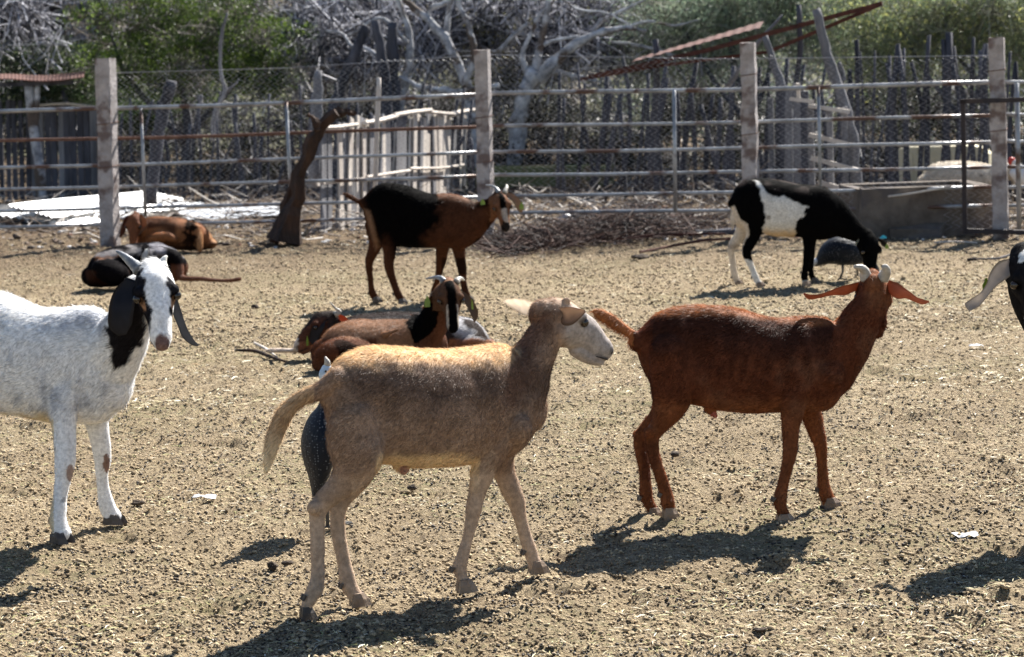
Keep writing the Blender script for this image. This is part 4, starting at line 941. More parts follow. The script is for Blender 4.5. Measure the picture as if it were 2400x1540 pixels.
F7 = Fr(2360, 560, 5.135)
def edge_goat():
    """mostly outside the frame on the right; its head and shadow are seen"""
    g = G(2450, 1235); d0 = g[1]
    S = 5000 / d0
    A = Animal(Fr(0, 0, .9375), 180 - 8, .0075)      # frame = 2400-wide units
    X = lambda m: 2455 + m * S
    Yy = lambda z, dd=0: 1235 - z * S - 0
    Z = lambda z, m=0: Yy(z) - m * S * .0305
    t = lambda m, z0, z1, w, dd=0: (X(m), Z(z1, m), Z(z0, m), d0 + dd, w)
    A.torso([t(.02, .40, .60, .06), t(.08, .34, .68, .09), t(.16, .32, .70, .11), t(.3, .32, .70, .125), (X(.45), Z(.70, .45), Z(.30, .45), d0, .14), t(.6, .30, .69, .14), t(.74, .34, .71, .115), t(.84, .38, .69, .09), t(.90, .46, .62, .04)])
    A.tube([(X(.12), Z(.55), d0, 130, .08), (X(.04), Z(.62), d0 - .01, 95, .066), (X(-.02), Z(.70), d0 - .02, 78, .055), (X(-.045), Z(.77), d0 - .04, 66, .05)])
    def lg(m, mt, dd, k):
        px = X(m); A.leg([(X(mt), Z(.50, mt), 70), (X(mt), Z(.40, mt), 56), (X((m + mt) / 2 + k), Z(.28, m), 30), (X(m + k), Z(.22, m), 22), (px, Z(.12, m), 17), (px, Z(.07, m), 19), (px - 6, Z(.045, m), 17)], d0 + dd, (px - 8, proj(np.array([[g[0] + m, d0 + dd, 0]]))[1][0]), hs=1.1)
    lg(.10, .10, -.06, 0); lg(.13, .13, .06, 0); lg(.80, .70, -.07, .03); lg(.70, .72, .07, .03)
    f = lambda x, y: F7.D(x, y)
    hd = d0 - .05
    hx, hy = f(1055, 500)
    T_ = A.head_(hx, hy, hd, -80, -55, 4, 1.06, roman=.010, wide=1.06)
    W_ = lambda x, y, q=0: F7.W(x, y, hd + q)
    A.ear([W_(865, 520, -.0), W_(760, 590, -.01), W_(660, 690, -.02), W_(590, 800, -.03), W_(500, 920, -.04), W_(400, 1010, -.04), W_(290, 1075, -.05)], [.018, .027, .022, .013, .012, .016, .0135], (.6, -.25, -.8), cup=.35, th=.005, cols=(.50, .46, .42), inner=(.42, .37, .33))
    A.ear([T_((0, .05, .0)), T_((.02, .12, -.03)), T_((.03, .17, -.1)), T_((.04, .19, -.2))], [.018, .03, .03, .01], (1, .2, 0), cols=(.5, .46, .42))
    A.tag(W_(545, 800, .02), .035, .05, (.5, -1, .1))
    def paint(V, x, y, w, s):
        c = np.tile(np.array([.013, .012, .013]), (len(V), 1)); wb = w * 30
        lc = (V - s.hO) @ s.R / s.hs; lx, ly, lz = lc.T; on = (lx > -.03) & (np.abs(ly) < .08) & (lz > -.1) & (lz < .08)
        c = blend(c, (.75, .73, .70), on * sstep(.012, .006, np.abs(ly - .002) + w * .006) * (lx > .05))
        c = blend(c, (.70, .68, .64), on * (lz > .035) * (lx < .02))
        c = blend(c, (.70, .55, .48), on * (lx > .165) * sstep(-.03, -.045, lz))
        c = blend(c, (.75, .73, .70), sstep(.0, .3, fbm(V, .3, 4)) * (x > 2480))
        return c * (1 + .15 * w)[:, None]
    A.hO = W(hx, hy, hd)
    A.build('goat', 'black goat with long pale ears cut off by the right edge', 'goat', paint, 40000, .013, .0012, lambda V, x, y: np.where(x < 2445, .5, 1.))
edge_goat()

# ------------------------------------------------------------------ guinea fowl
def spotted():
    m, n, l, b = node_mat('guinea_plumage')
    tc = n.new('ShaderNodeTexCoord'); vo = n.new('ShaderNodeTexVoronoi'); vo.inputs['Scale'].default_value = 115; vo.inputs['Randomness'].default_value = .35
    l.new(tc.outputs['Object'], vo.inputs[0])
    r = n.new('ShaderNodeValToRGB'); r.color_ramp.elements[0].position = .12; r.color_ramp.elements[1].position = .19
    r.color_ramp.elements[0].color = (.34, .38, .44, 1); r.color_ramp.elements[1].color = (.008, .011, .018, 1); l.new(vo.outputs['Distance'], r.inputs[0])
    l.new(r.outputs[0], b.inputs['Base Color']); b.inputs['Roughness'].default_value = .55; b.inputs['Specular IOR Level'].default_value = .15
    nb = n.new('ShaderNodeTexNoise'); nb.inputs['Scale'].default_value = 70; l.new(tc.outputs['Object'], nb.inputs[0])
    bp = n.new('ShaderNodeBump'); bp.inputs['Strength'].default_value = .5; bp.inputs['Distance'].default_value = .006; l.new(nb.outputs[0], bp.inputs['Height']); l.new(bp.outputs[0], b.inputs['Normal'])
    return m
M_GUINEA = spotted()
M_GSKIN = mat('guinea_skin', (.55, .62, .70), (.35, .48, .60), scale=30, rough=.5, bump=.2)
M_RED = mat('red_wattle', (.45, .03, .02), (.55, .05, .03), scale=30, rough=.5, bump=.2)
M_BLEG = mat('bird_leg', (.05, .05, .055), (.09, .085, .08), scale=30, rough=.6, bump=.3)
def remeshed_bird(fr, sts, lat, voxel, name, label, cat, material, org, extra):
    V = []; F = []; n = 0
    for st in sts:
        C = [fr.W(x, y, d) for x, y, d, h, w in st]; H = [h * fr.k() * d / FPX for x, y, d, h, w in st]; Wd = [w for *_, w in st]
        v, f = loft(C, H, Wd, lat, n=18, p=2); V.append(v); F += [[i + n for i in q] for q in f]; n += len(v)
    V, Fq = remesh(np.concatenate(V), F, voxel, 4)
    V[:, 2] = np.maximum(V[:, 2], .002)
    root = thing(name, org, label, cat)
    me = np_mesh('body', V - np.asarray(org), Fq, None, True); me.materials.append(material)
    b = bpy.data.objects.new('body', me); COL.objects.link(b); b.parent = root
    extra(root); return root
def bird_legs(root, org, hips, feet, r=.006):
    for hp, ft in zip(hips, feet):
        b = MB(); hp = np.asarray(hp, float); ft = np.asarray(ft, float)
        b.tube([hp, (hp + ft) / 2 + np.array([.01, 0, .01]), ft + np.array([0, 0, .012])], [r * 1.3, r, r], 8)
        for a in (-.5, 0, .5, PI):
            L = .045 if a != PI else .02
            b.tube([ft + np.array([0, 0, .010]), ft + np.array([math.cos(a) * L, math.sin(a) * L, .004])], [r * .8, r * .35], 6)
        b.part('leg', M_BLEG, root, True)
F8 = Fr(700, 860, 3.5)
def near_guinea():
    ft = G(770, 1236); d = ft[1]; lat = np.array([-.3, .95, 0])
    body = [(292, 1325, d, 16, .018), (312, 1260, d, 42, .04), (330, 1150, d, 85, .075), (334, 1020, d, 128, .098), (336, 900, d, 148, .105), (345, 780, d, 138, .100), (362, 670, d, 105, .08), (385, 580, d, 62, .05), (398, 480, d, 34, .03)]
    neck = [(385, 600, d, 60, .045), (400, 480, d, 34, .028), (402, 380, d, 24, .022), (402, 300, d, 22, .019)]
    head = [(398, 290, d, 26, .019), (402, 240, d, 32, .021), (412, 205, d, 28, .018)]
    org = np.array([ft[0], d, 0])
    def ex(root):
        h = MB(); C = [F8.W(402, 330, d), F8.W(404, 270, d), F8.W(412, 220, d)]; v, f = loft(C, [.017, .024, .019], [.016, .022, .017], lat, n=14, p=2); h.add(v, f); h.part('head', M_GSKIN, root, True)
        h = MB(); c = F8.W(415, 200, d); h.tube([c, c + np.array([.0, 0, .018]), c + np.array([-.006, 0, .032])], [.012, .009, .003], 8); h.part('casque', M_HORN, root, True)
        h = MB(); c = F8.W(435, 235, d); h.tube([c, c + np.array([.022, -.004, -.006]), c + np.array([.036, -.006, -.014])], [.008, .006, .001], 8); h.part('beak', M_HORN, root, True)
        h = MB(); h.ball(F8.W(405, 232, d) + np.array([0, -.021, 0]), .004, 8); h.part('eye', M_EYE, root, True)
        for q in (-1, 1): h = MB(); h.ball(F8.W(425, 275, d) + np.array([0, q * .012, 0]), (.008, .003, .010), 8); h.part('wattle', M_RED, root, True)
        bird_legs(root, org, [F8.W(350, 1180, d - .03), F8.W(370, 1180, d + .03)], [(ft[0] - .0, d - .03, 0), (ft[0] + .03, d + .03, 0)])
    remeshed_bird(F8, [body, neck], lat, .006, 'guinea_fowl', 'dark spotted guinea fowl standing upright behind the tan sheep', 'guinea fowl', M_GUINEA, org, ex)
near_guinea()
def far_guinea():
    ft = F6.G(1015, 898); d = ft[1]; lat = np.array([-.1, 1, 0])
    body = [(835, 782, d, 20, .02), (872, 755, d, 42, .05), (920, 715, d, 80, .085), (985, 685, d, 108, .105), (1050, 680, d, 112, .11), (1120, 695, d, 100, .10), (1180, 715, d, 74, .08), (1215, 730, d, 50, .05)]
    neck = [(1190, 720, d, 40, .035), (1240, 740, d, 26, .022), (1280, 790, d, 22, .018), (1300, 840, d, 22, .018)]
    org = np.array([ft[0], d, 0])
    def ex(root):
        h = MB(); h.ball(F6.W(1305, 855, d), (.024, .018, .022), 10); h.part('head', M_GSKIN, root, True)
        h = MB(); c = F6.W(1315, 870, d); h.tube([c, c + np.array([.02, 0, -.02])], [.007, .001], 8); h.part('beak', M_HORN, root, True)
        h = MB(); C = [F6.W(x, y, d) for x, y in ((862, 752), (838, 762), (822, 778), (818, 800))]; v, f = loft(C, [.02, .022, .018, .006], [.03, .03, .024, .01], lat, n=12); h.add(v, f); h.part('tail', mat('grey_white_feather', (.25, .28, .34), (.6, .62, .66), scale=40, rough=.6), root, True)
        bird_legs(root, org, [F6.W(1040, 790, d - .03), F6.W(1130, 790, d + .03)], [(ft[0], d - .03, 0), F6.G(1150, 880)], .007)
    remeshed_bird(F6, [body, neck], lat, .008, 'guinea_fowl', 'grey guinea fowl pecking behind the head of the black and white sheep', 'guinea fowl', M_GUINEA, org, ex)
far_guinea()
# ================================================================== fence line
FA, FB = G(258, 571), G(2345, 556)
FE = nrm(FB - FA); FN = np.array([-FE[1], FE[0], 0.]); FN = FN * np.sign(FN[1])
def fp(px, py, off=0.0):
    """point seen at px, py on the upright plane 'off' metres behind the fence"""
    r = ray(px, py); o = FA + FN * off
    return CAM + r * (((o - CAM) @ FN) / (r @ FN))
def fg(px, off):
    """ground point under picture column px, 'off' metres behind the fence"""
    p = fp(px, 500, off); q = fp(px, 300, off); t = p[2] / (p[2] - q[2]); p = p + (q - p) * t; p[2] = 0; return p
def fscale(off, px=1200): return FPX / fp(px, 400, off)[1]
YAWF = math.atan2(FE[1], FE[0])
RF = np.array(Matrix.Rotation(YAWF, 3, 'Z'))
M_CONC = mat('old_concrete', (.28, .25, .24), (.46, .42, .41), scale=9, rough=.95, bump=.8, bscale=45, c3=(.16, .12, .11), s3=5, bdist=.012)
M_PIPE = mat('galvanised_pipe', (.20, .205, .215), (.42, .43, .45), scale=6, rough=.42, bump=.2, bscale=60, metal=.35, spec=.5, c3=(.10, .055, .04), s3=3.5)
M_RUSTPIPE = mat('rusty_pipe', (.10, .05, .035), (.20, .11, .08), scale=10, rough=.7, bump=.4, metal=.3)
M_WIRE = mat('chain_link_wire', (.30, .30, .32), (.48, .48, .50), scale=5, rough=.5, bump=0, metal=.1)
M_DARKSTEEL = mat('dark_steel', (.02, .016, .02), (.045, .032, .03), scale=8, rough=.6, bump=.2)
ptxt = ['pale concrete post leftmost in the frame, with a brown goat lying beside it', 'concrete post behind the black and brown horned goat', 'concrete post rising behind the black and white grazing sheep', 'concrete post at the right end of the fence by the dark steel frame']
for k, (xt, yt, xb, yb, w) in enumerate([(247, 137, 259, 571, 36), (1130, 117, 1141, 552, 31), (1753, 100, 1762, 545, 33), (2335, 88, 2347, 556, 35)]):
    b = fp(xb, yb); b[2] = 0; t = fp(xt, yt); wd = w / (FPX / b[1])
    root = thing('concrete_post', b, ptxt[k], 'post', 'concrete fence posts')
    m = MB(); n = 9
    for i in range(n):
        p, q = b + (t - b) * i / n, b + (t - b) * (i + 1) / n
        if i == 0: p = p - np.array([0, 0, .1])
    # one shaft with worn, slightly uneven arrises
    V = []; ks = 14
    for i in range(ks + 1):
        c = b + (t - b) * i / ks + (np.array([0, 0, -.08]) if i == 0 else 0)
        for sx, sy in ((-1, -1), (-.8, -1), (.8, -1), (1, -1), (1, -.8), (1, 1), (-1, 1), (-1, -.8)):
            V.append(c + (RF @ np.array([sx * wd / 2, sy * wd / 2, 0])) + RNG.normal(0, .0035, 3) * (1 if i < ks else .5))
    F = [(i * 8 + j, i * 8 + (j + 1) % 8, (i + 1) * 8 + (j + 1) % 8, (i + 1) * 8 + j) for i in range(ks) for j in range(8)] + [tuple(ks * 8 + j for j in range(8))]
    m.add(V, F); m.part('shaft', M_CONC, root)
    for z in ([.62, .97] if k in (0, 1) else [.8, 1.25]):
        m = MB(); c = b + (t - b) * z / 1.5; h = wd / 2 + .004
        P = [c + RF @ np.array([sx * h, sy * h, dz]) for sx, sy, dz in ((-1, -1, 0), (1, -1, .012), (1, 1, .02), (-1, 1, .006), (-1, -1, 0))]
        m.tube(P, .0035, 5); m.part('wire_tie', M_RUSTPIPE, root)
def panel(label, rails, ups, off):
    root = thing('pipe_fence_panel', fg((rails[0][0] + rails[0][2]) / 2, off), label, 'fence')
    for i, (x0, y0, x1, y1, r, mt) in enumerate(rails):
        a, b = fp(x0, y0, off), fp(x1, y1, off); n = 9
        P = [a + (b - a) * t + np.array([0, 0, -.010 * math.sin(PI * t) + .004 * math.sin(9 * t + i)]) for t in np.linspace(0, 1, n)]
        m = MB(); m.tube(P, r, 10); m.part('rail', mt, root, True)
    for x0, y0, x1, y1, r, mt in ups:
        m = MB(); m.tube([fp(x0, y0, off - .028), fp(x1, y1, off - .028)], r, 10); m.part('upright', mt, root, True)
    return root
L0 = [261, 330, 393, 443, 494, 532]; L1 = [223, 297, 356, 412, 463, 504]
panel('long six-rail pipe fence panel between the left edge and the second concrete post',
      [(-40, a + (a - b) * 40 / 1118, 1124, b, .0185 if i == 0 else .0150, M_RUSTPIPE if i == 1 else M_PIPE) for i, (a, b) in enumerate(zip(L0, L1))],
      [(330, 254, 341, 508, .014, M_PIPE), (671, 240, 684, 520, .015, M_PIPE)], .10)
R0 = [219, 296, 357, 410, 459, 498]; R1 = [193, 270, 332, 391, 438, 483]
panel('six-rail pipe fence panel to the right of the second concrete post',
      [(1142, a, 2330, b, .0185 if i == 0 else .0150, M_PIPE) for i, (a, b) in enumerate(zip(R0, R1))],
      [(1580, 212, 1583, 497, .016, M_PIPE), (1918, 203, 1924, 485, .013, M_PIPE)], .10)
panel('short pipe fence panel past the last concrete post at the right edge',
      [(2352, a, 2520, a - 7, .015, M_PIPE) for a in (193, 269, 331, 390, 438, 482)], [(2383, 195, 2389, 552, .020, M_PIPE)], .06)
# hanging dark frame at the right
root = thing('steel_frame', fg(2262, -.15), 'dark square steel frame leaning on the fence at the right edge', 'frame')
for nm, a, b in (('frame_bar', (2257, 236), (2262, 548)), ('frame_bar', (2250, 238), (2520, 230)), ('frame_bar', (2510, 232), (2515, 560)), ('frame_bar', (2264, 541), (2512, 548))):
    m = MB(); m.bar(fp(*a, -.15), fp(*b, -.15), .036, .036, up=FN); m.part(nm, M_DARKSTEEL, root)
# chain link
def chain_link(x0, x1, ytop0, ytop1, off, label):
    a, b = fg(x0, off), fg(x1, off); L = np.linalg.norm(b - a); t0, t1 = fp(x0, ytop0, off)[2], fp(x1, ytop1, off)[2]
    e = (b - a) / L; cell = .062; n = int(L / cell); V = []; F = []
    for i in range(n):
        top = t0 + (t1 - t0) * i / n; k = int((top - .04) / (cell / 2)) + 1
        j = np.arange(k); x = (i + .5 * (j % 2)) * cell * 1.0 + (j % 2) * cell * .5 + .25 * cell; z = .04 + j * cell / 2 * 1.0
        y = np.where(j % 2, .003, -.003)
        sag = .02 * vnoise(np.stack([x, z, 0 * x], 1), .7, 5)
        P = a + e * (x[:, None]) + FN * (y + sag)[:, None] + np.array([0, 0, 1.]) * (z + .01 * vnoise(np.stack([x, z, 0 * x], 1), .5, 9))[:, None]
        r = .0023; base = len(V) * 0 + sum(map(len, V))
        ring = np.stack([P + e * r * c + np.array([0, 0, 1]) * 0 + FN * r * s_ for c, s_ in ((1, 0), (-.5, .87), (-.5, -.87))], 1).reshape(-1, 3)
        V.append(ring); q = np.arange(k - 1)[:, None] * 3 + base
        F.append(np.concatenate([q + np.array([[u, (u + 1) % 3, (u + 1) % 3 + 3, u + 3]]) for u in range(3)]))
    root = thing('chain_link_fence', (a + b) / 2, label, 'fence')
    me = np_mesh('wire_mesh', np.concatenate(V) - (a + b) / 2, np.concatenate(F)); me.materials.append(M_WIRE)
    o = bpy.data.objects.new('wire_mesh', me); COL.objects.link(o); o.parent = root; o['kind'] = 'stuff'
    m = MB(); m.tube([a + np.array([0, 0, t0]), (a + b) / 2 + np.array([0, 0, (t0 + t1) / 2 - .03]), b + np.array([0, 0, t1])], .003, 5); m.part('top_wire', M_WIRE, root)
chain_link(285, 1118, 170, 130, .14, 'sagging chain link netting on the left fence panel')
chain_link(1156, 2322, 128, 130, .14, 'chain link netting on the right fence panel')
# ================================================================== behind the fence
M_GREYWOOD = mat('grey_wood', (.09, .088, .095), (.25, .245, .26), scale=5, rough=.9, bump=.8, bscale=40, stretch=(1, 1, .15), bdist=.01)
M_DARKWOOD = mat('dark_wood', (.028, .028, .035), (.10, .10, .12), scale=5, rough=.9, bump=.8, bscale=40, stretch=(1, 1, .2), bdist=.01)
M_PALEWOOD = mat('pale_slats', (.40, .35, .31), (.66, .60, .54), scale=6, rough=.85, bump=.5, bscale=50, stretch=(1, 1, .12))
M_BARK = mat('pale_bark', (.15, .15, .165), (.58, .58, .60), scale=7, rough=.85, bump=.9, bscale=30, bdist=.015, c3=(.10, .075, .06), s3=3)
M_REDWOOD = mat('split_log', (.018, .012, .010), (.075, .04, .025), scale=8, rough=.9, bump=1, bscale=30, stretch=(1, 1, .25), bdist=.02, c3=(.04, .025, .018), s3=4)
M_RUST = mat('rusty_iron', (.05, .02, .016), (.12, .045, .03), scale=8, rough=.85, bump=.5, bscale=60, metal=.2)
M_SHEET = mat('galvanised_sheet', (.70, .72, .74), (.85, .86, .87), scale=5, rough=.4, bump=.15, bscale=30, metal=.15, spec=.6)
M_LEAF = leafy('leaves', .5, .45)
M_TWIG = leafy('twigs', .0, .8)

def poly_thing(name, label, cat, branches, off, material, part='trunk', lump=.25, group=None, parts=None, n=9, rs=1.0, smooth=True):
    """branches: list of (points in picture, radii in picture px); widths become real at their distance"""
    b0 = branches[0][0][0]; base = fg(b0[0], off); root = thing(name, base, label, cat, group)
    for i, (pts, rad) in enumerate(branches):
        o2 = off + (0 if i == 0 else .12 * math.sin(i * 2.3))
        P = np.array([fp(x, y, o2) for x, y in pts]); k = FPX / P[0][1]
        R = resample(np.array(rad, float)[:, None], 4)[:, 0] / k * rs; P = resample(P, 4)
        P[1:-1] += RNG.normal(0, .25, P[1:-1].shape) * R[1:-1, None] * .5
        m = MB(); m.tube(P, R, n, lump=lump, seed=i); m.part(part if i == 0 else (parts or 'branch'), material, root, smooth)
    return root

# ------------------------------------------------------------------ stake fences
def stakes(label, spec, off, material, name='stake_fence'):
    root = thing(name, fg(np.mean([s_[0] for s_ in spec]), off), label, 'fence')
    for xb, xt, yt, r in spec:
        o1 = off + RNG.normal(0, .10); a = fg(xb, o1) - np.array([0, 0, .05]); b = fp(xt, yt, o1 + RNG.normal(0, .04)); n = 6; k = FPX / a[1]
        P = np.array([a + (b - a) * t for t in np.linspace(0, 1, n)]); bend = RNG.normal(0, .035, 3) * np.array([1, .5, 0]); P += np.sin(np.linspace(0, PI, n))[:, None] * bend
        rr = r / k * np.linspace(1.1, .8, n); m = MB(); m.tube(P, rr, 7, lump=.35, seed=int(xb)); m.part('stake', material, root, True)
    return root
sp_ = []
for x in np.arange(1960, 2480, 20.0):
    sp_.append((x + RNG.normal(0, 5), x + RNG.normal(6, 18), RNG.uniform(92, 165), RNG.uniform(3.5, 7)))
sp_ += [(2215, 2225, 76, 11), (2090, 2105, 103, 9), (2150, 2178, 82, 6), (2290, 2282, 88, 6)]
stakes('grey stake fence with uneven tops behind the right end of the pipe fence', sp_, 4.2, M_DARKWOOD)
sp_ = [(x + RNG.normal(0, 6), x + RNG.normal(10, 26), RNG.uniform(130, 250), RNG.uniform(4, 7.5)) for x in np.arange(1310, 1960, 19.0)]
stakes('dark leaning stake fence under the rusty roof frame', sp_, 5.4, M_DARKWOOD)
sp_ = [(x + RNG.normal(0, 6), x + RNG.normal(14, 20), RNG.uniform(190, 330), RNG.uniform(3, 6.5)) for x in np.arange(285, 1120, 18.0)]
stakes('thin dark stakes behind the left part of the pipe fence', sp_, 6.0, M_DARKWOOD)

# ------------------------------------------------------------------ leaning poles, logs and snags
P_ = lambda nm, lb, pts, rad, off, m=M_GREYWOOD, lump=.22, cat='pole': poly_thing(nm, lb, cat, [(pts, rad)], off, m, 'shaft', lump)
poly_thing('forked_pole', 'tall grey forked pole leaning left in front of the stakes', 'pole', [([(2013, 500), (2004, 380), (1985, 265), (1955, 180), (1932, 105), (1912, 22)], [15, 14, 13, 12.5, 11.5, 10]), ([(1965, 205), (1974, 175), (1966, 146)], [10, 9, 4])], 1.2, M_GREYWOOD, 'shaft', .15)
P_('leaning_pole', 'grey pole leaning left just right of the third concrete post', [(1880, 480), (1862, 330), (1835, 215), (1815, 150), (1792, 85)], [14, 13, 11, 9, 8], 2.2)
P_('leaning_pole', 'thin upright pole crossing the rusty beams', [(1866, 440), (1862, 250), (1874, 120), (1872, 12)], [8, 7, 6.5, 6], 3.8, M_DARKWOOD)
P_('leaning_pole', 'short pole stub sticking up at the foot of the rusty roof', [(1520, 440), (1540, 200), (1537, 92)], [9, 8, 7], 4.0, M_DARKWOOD)
P_('fallen_pole', 'thin pole lying up against the rusty beams', [(1700, 210), (1770, 110), (1834, 35)], [6, 5, 3], 4.6, M_GREYWOOD)
P_('leaning_log', 'dark log leaning right above the pale slats', [(770, 300), (800, 200), (835, 120), (858, 60)], [15, 13, 12, 9], 7.0, M_DARKWOOD)
P_('standing_log', 'dark standing log with a pale edge left of the tree', [(915, 440), (905, 240), (897, 150), (880, 48)], [13, 13, 12, 11], 6.6, M_DARKWOOD)
P_('standing_log', 'second dark standing log close to the pale tree', [(930, 440), (924, 240), (921, 130), (922, 54)], [15, 15, 14, 11], 7.2, M_DARKWOOD)
P_('picket', 'thin pale picket standing among the slats', [(878, 470), (884, 300), (888, 182)], [6, 6, 5.5], 1.6, M_PALEWOOD, .08)
P_('post_stub', 'blue-grey post stub above the top rail', [(735, 440), (742, 260), (748, 165)], [13, 13, 9], 3.2)
P_('broken_stump', 'thick broken stump leaning right behind the left panel', [(352, 476), (368, 330), (385, 250), (402, 190)], [14, 15, 14, 12], 2.6, M_DARKWOOD)
poly_thing('snag', 'crooked thin snag standing in front of the green bush', 'snag', [([(498, 330), (505, 260), (528, 214), (517, 170), (519, 85), (533, 30)], [6, 5, 5, 4, 4, 2.5]), ([(528, 214), (548, 200), (560, 186)], [4, 3, 2])], 4.5, M_GREYWOOD, 'trunk', .2)
# split log leaning on the fence
root = poly_thing('leaning_log', 'split brown trunk leaning against the fence behind the second upright', 'log', [([(672, 566), (692, 480), (716, 390), (742, 310), (790, 264)], [36, 25, 18, 14, 11]), ([(640, 566), (662, 500), (690, 430)], [14, 12, 8]), ([(748, 306), (738, 280), (722, 268)], [10, 8, 5]), ([(785, 266), (815, 262), (832, 266)], [11, 9, 5])], -.10, M_REDWOOD, 'trunk', .7, parts='stub', n=5, smooth=False)

# ------------------------------------------------------------------ pale slat fence
SA, SB = G(752, 552), G(1110, 452); SEd = nrm(SB - SA); SN = np.array([-SEd[1], SEd[0], 0])
def sp2(px, py, o=0):
    r = ray(px, py); q = SA + SN * o; return CAM + r * (((q - CAM) @ SN) / (r @ SN))
root = thing('slat_fence', (SA + SB) / 2, 'fence of thin upright pale slats running back from the leaning trunk', 'fence')
x = 752.0
while x < 1112:
    t = (x - 752) / 360; w = RNG.uniform(5.5, 10) * (1 - .25 * t); yb = 552 - 100 * t + RNG.normal(-3, 7); yt = 300 - 42 * t ** .6 + RNG.normal(2, 8) + (RNG.random() < .12) * 40
    if RNG.random() < .92:
        k = FPX / sp2(x, yb)[1]; o = RNG.choice([0, .03]); m = MB(); m.bar(sp2(x + RNG.normal(0, 2), yb, o), sp2(x + RNG.normal(2, 4), yt, o), w / k / abs(SEd[0]), .016, up=SN, jit=.003)
        m.part('slat', M_PALEWOOD if RNG.random() < .55 else M_GREYWOOD, root)
    x += w + RNG.uniform(.8, 4.5) * (1 - .3 * t)
for (x0, y0, x1, y1, r) in ((752, 300, 836, 292, 6), (855, 288, 930, 272, 6), (925, 270, 1010, 258, 6), (1005, 262, 1075, 268, 5), (1060, 268, 1112, 258, 6), (756, 430, 850, 420, 4), (860, 415, 960, 400, 4), (960, 395, 1100, 385, 4)):
    k = FPX / sp2(x0, y0)[1]; m = MB(); m.tube([sp2(x0, y0, -.04), sp2((x0 + x1) / 2, (y0 + y1) / 2 + RNG.normal(0, 3), -.04), sp2(x1, y1, -.04)], r / k, 6, lump=.2); m.part('crossbar', M_PALEWOOD, root)
for (x0, y0, w, h) in ((800, 510, 46, 38), (745, 432, 22, 8)):
    k = FPX / sp2(x0, y0)[1]; m = MB(); c = sp2(x0, y0, -.07); a = c - SEd * w / k / 2; m.bar(a, a + SEd * w / k, h / k, .015, up=SN); m.part('patch_board', M_PALEWOOD, root)

# ------------------------------------------------------------------ wide boards by the third post
root = thing('board_fence', fg(1860, 1.8), 'wide grey upright boards left of the tall forked pole', 'fence')
for x0, x1, yt, w in ((1828, 1830, 200, 20), (1850, 1848, 208, 18), (1872, 1868, 196, 16), (1890, 1886, 214, 18), (1812, 1806, 230, 12)):
    k = fscale(1.8); m = MB(); m.bar(fg(x0, 1.8), fp(x1, yt, 1.8), w / k, .025, up=FN, jit=.006); m.part('board', M_GREYWOOD if RNG.random() < .5 else M_DARKWOOD, root)
# slanting bright rails of a broken pallet
root = thing('broken_pallet', fg(1960, 1.0), 'broken pallet with slanting pale slats behind the fence left of the forked pole', 'pallet')
for a, b, c, d, r in ((1895, 248, 1992, 262, 4.5), (1850, 232, 1908, 238, 4), (1896, 316, 1998, 340, 5), (1900, 370, 2012, 400, 5), (1925, 428, 2018, 456, 5), (1940, 480, 2025, 505, 4.5), (1870, 195, 1872, 238, 4)):
    k = fscale(1.0); m = MB(); m.bar(fp(a, b, 1.0), fp(c, d, 1.05), r * 2 / k, .02, up=FN, jit=.002); m.part('slat', M_PALEWOOD, root)
for xx in (1905, 1950, 1985):
    m = MB(); m.bar(fg(xx, 1.1), fp(xx - 6, 250, 1.1), .05, .03, up=FN, jit=.004); m.part('stringer', M_GREYWOOD, root)

# ------------------------------------------------------------------ rusty roof frame
root = thing('roof_frame', fg(1700, 3.4), 'rusty triangular iron roof frame rising to the right above the stakes', 'roof frame')
m = MB()
for nm, a, b, h in (('beam', (1381, 181), (1660, 117), 10), ('beam', (1660, 117), (2068, 8), 10), ('beam', (1360, 186), (1560, 152), 7), ('beam', (1560, 152), (1800, 122), 7), ('beam', (1800, 122), (2066, 10), 8)):
    k = fscale(3.4); m = MB(); m.bar(fp(*a, 3.4), fp(*b, 3.4 + (.0 if h == 10 else .25)), h / k, .04, up=FN); m.part(nm, M_RUST, root)
V, F = [], []
pc = [fp(1480, 146, 3.45), fp(1780, 66, 3.45), fp(1790, 50, 4.3), fp(1490, 138, 4.3)]
n = 26
for i in range(n + 1):
    for j in range(9):
        u, v = i / n, j / 8; p = (pc[0] * (1 - u) + pc[1] * u) * (1 - v) + (pc[3] * (1 - u) + pc[2] * u) * v; V.append(p + np.array([0, 0, .008 * (i % 2)]))
F = [(i * 9 + j, (i + 1) * 9 + j, (i + 1) * 9 + j + 1, i * 9 + j + 1) for i in range(n) for j in range(8)]
m = MB(); m.add(V, F); o = m.part('corrugated_sheet', M_RUST, root); md = o.modifiers.new('s', 'SOLIDIFY'); md.thickness = .004

# ------------------------------------------------------------------ goat shelter at the left
SO = 6.6
root = thing('shelter', fg(100, SO), 'low goat shelter with a rusty roof and upright planks at the left edge', 'shelter')
for x0 in np.arange(-40, 236, 15.5):
    k = fscale(SO, 100); yt = 249 + RNG.normal(0, 2) if x0 > 70 else 235; m = MB(); a = fg(x0, SO); t = fp(x0 - 4 + RNG.normal(0, 1.5) - (x0 > 70) * 2, yt, SO)
    m.bar(a, t, (15 if x0 > 70 else 11) / k, .02, up=FN, jit=.005); m.part('plank', M_GREYWOOD if x0 > 70 and RNG.random() < .6 else M_DARKWOOD, root)
m = MB(); m.tube([fp(84, 247, SO - .03), fp(150, 243, SO - .03), fp(236, 252, SO - .03)], .016, 7, lump=.2); m.part('top_rail', M_PALEWOOD, root)
V = []; n = 60
A0, A1, B0, B1 = fp(-60, 191, SO - 1.2), fp(196, 184, SO - 1.2), fp(-60, 180, SO + .6), fp(200, 170, SO + .6)
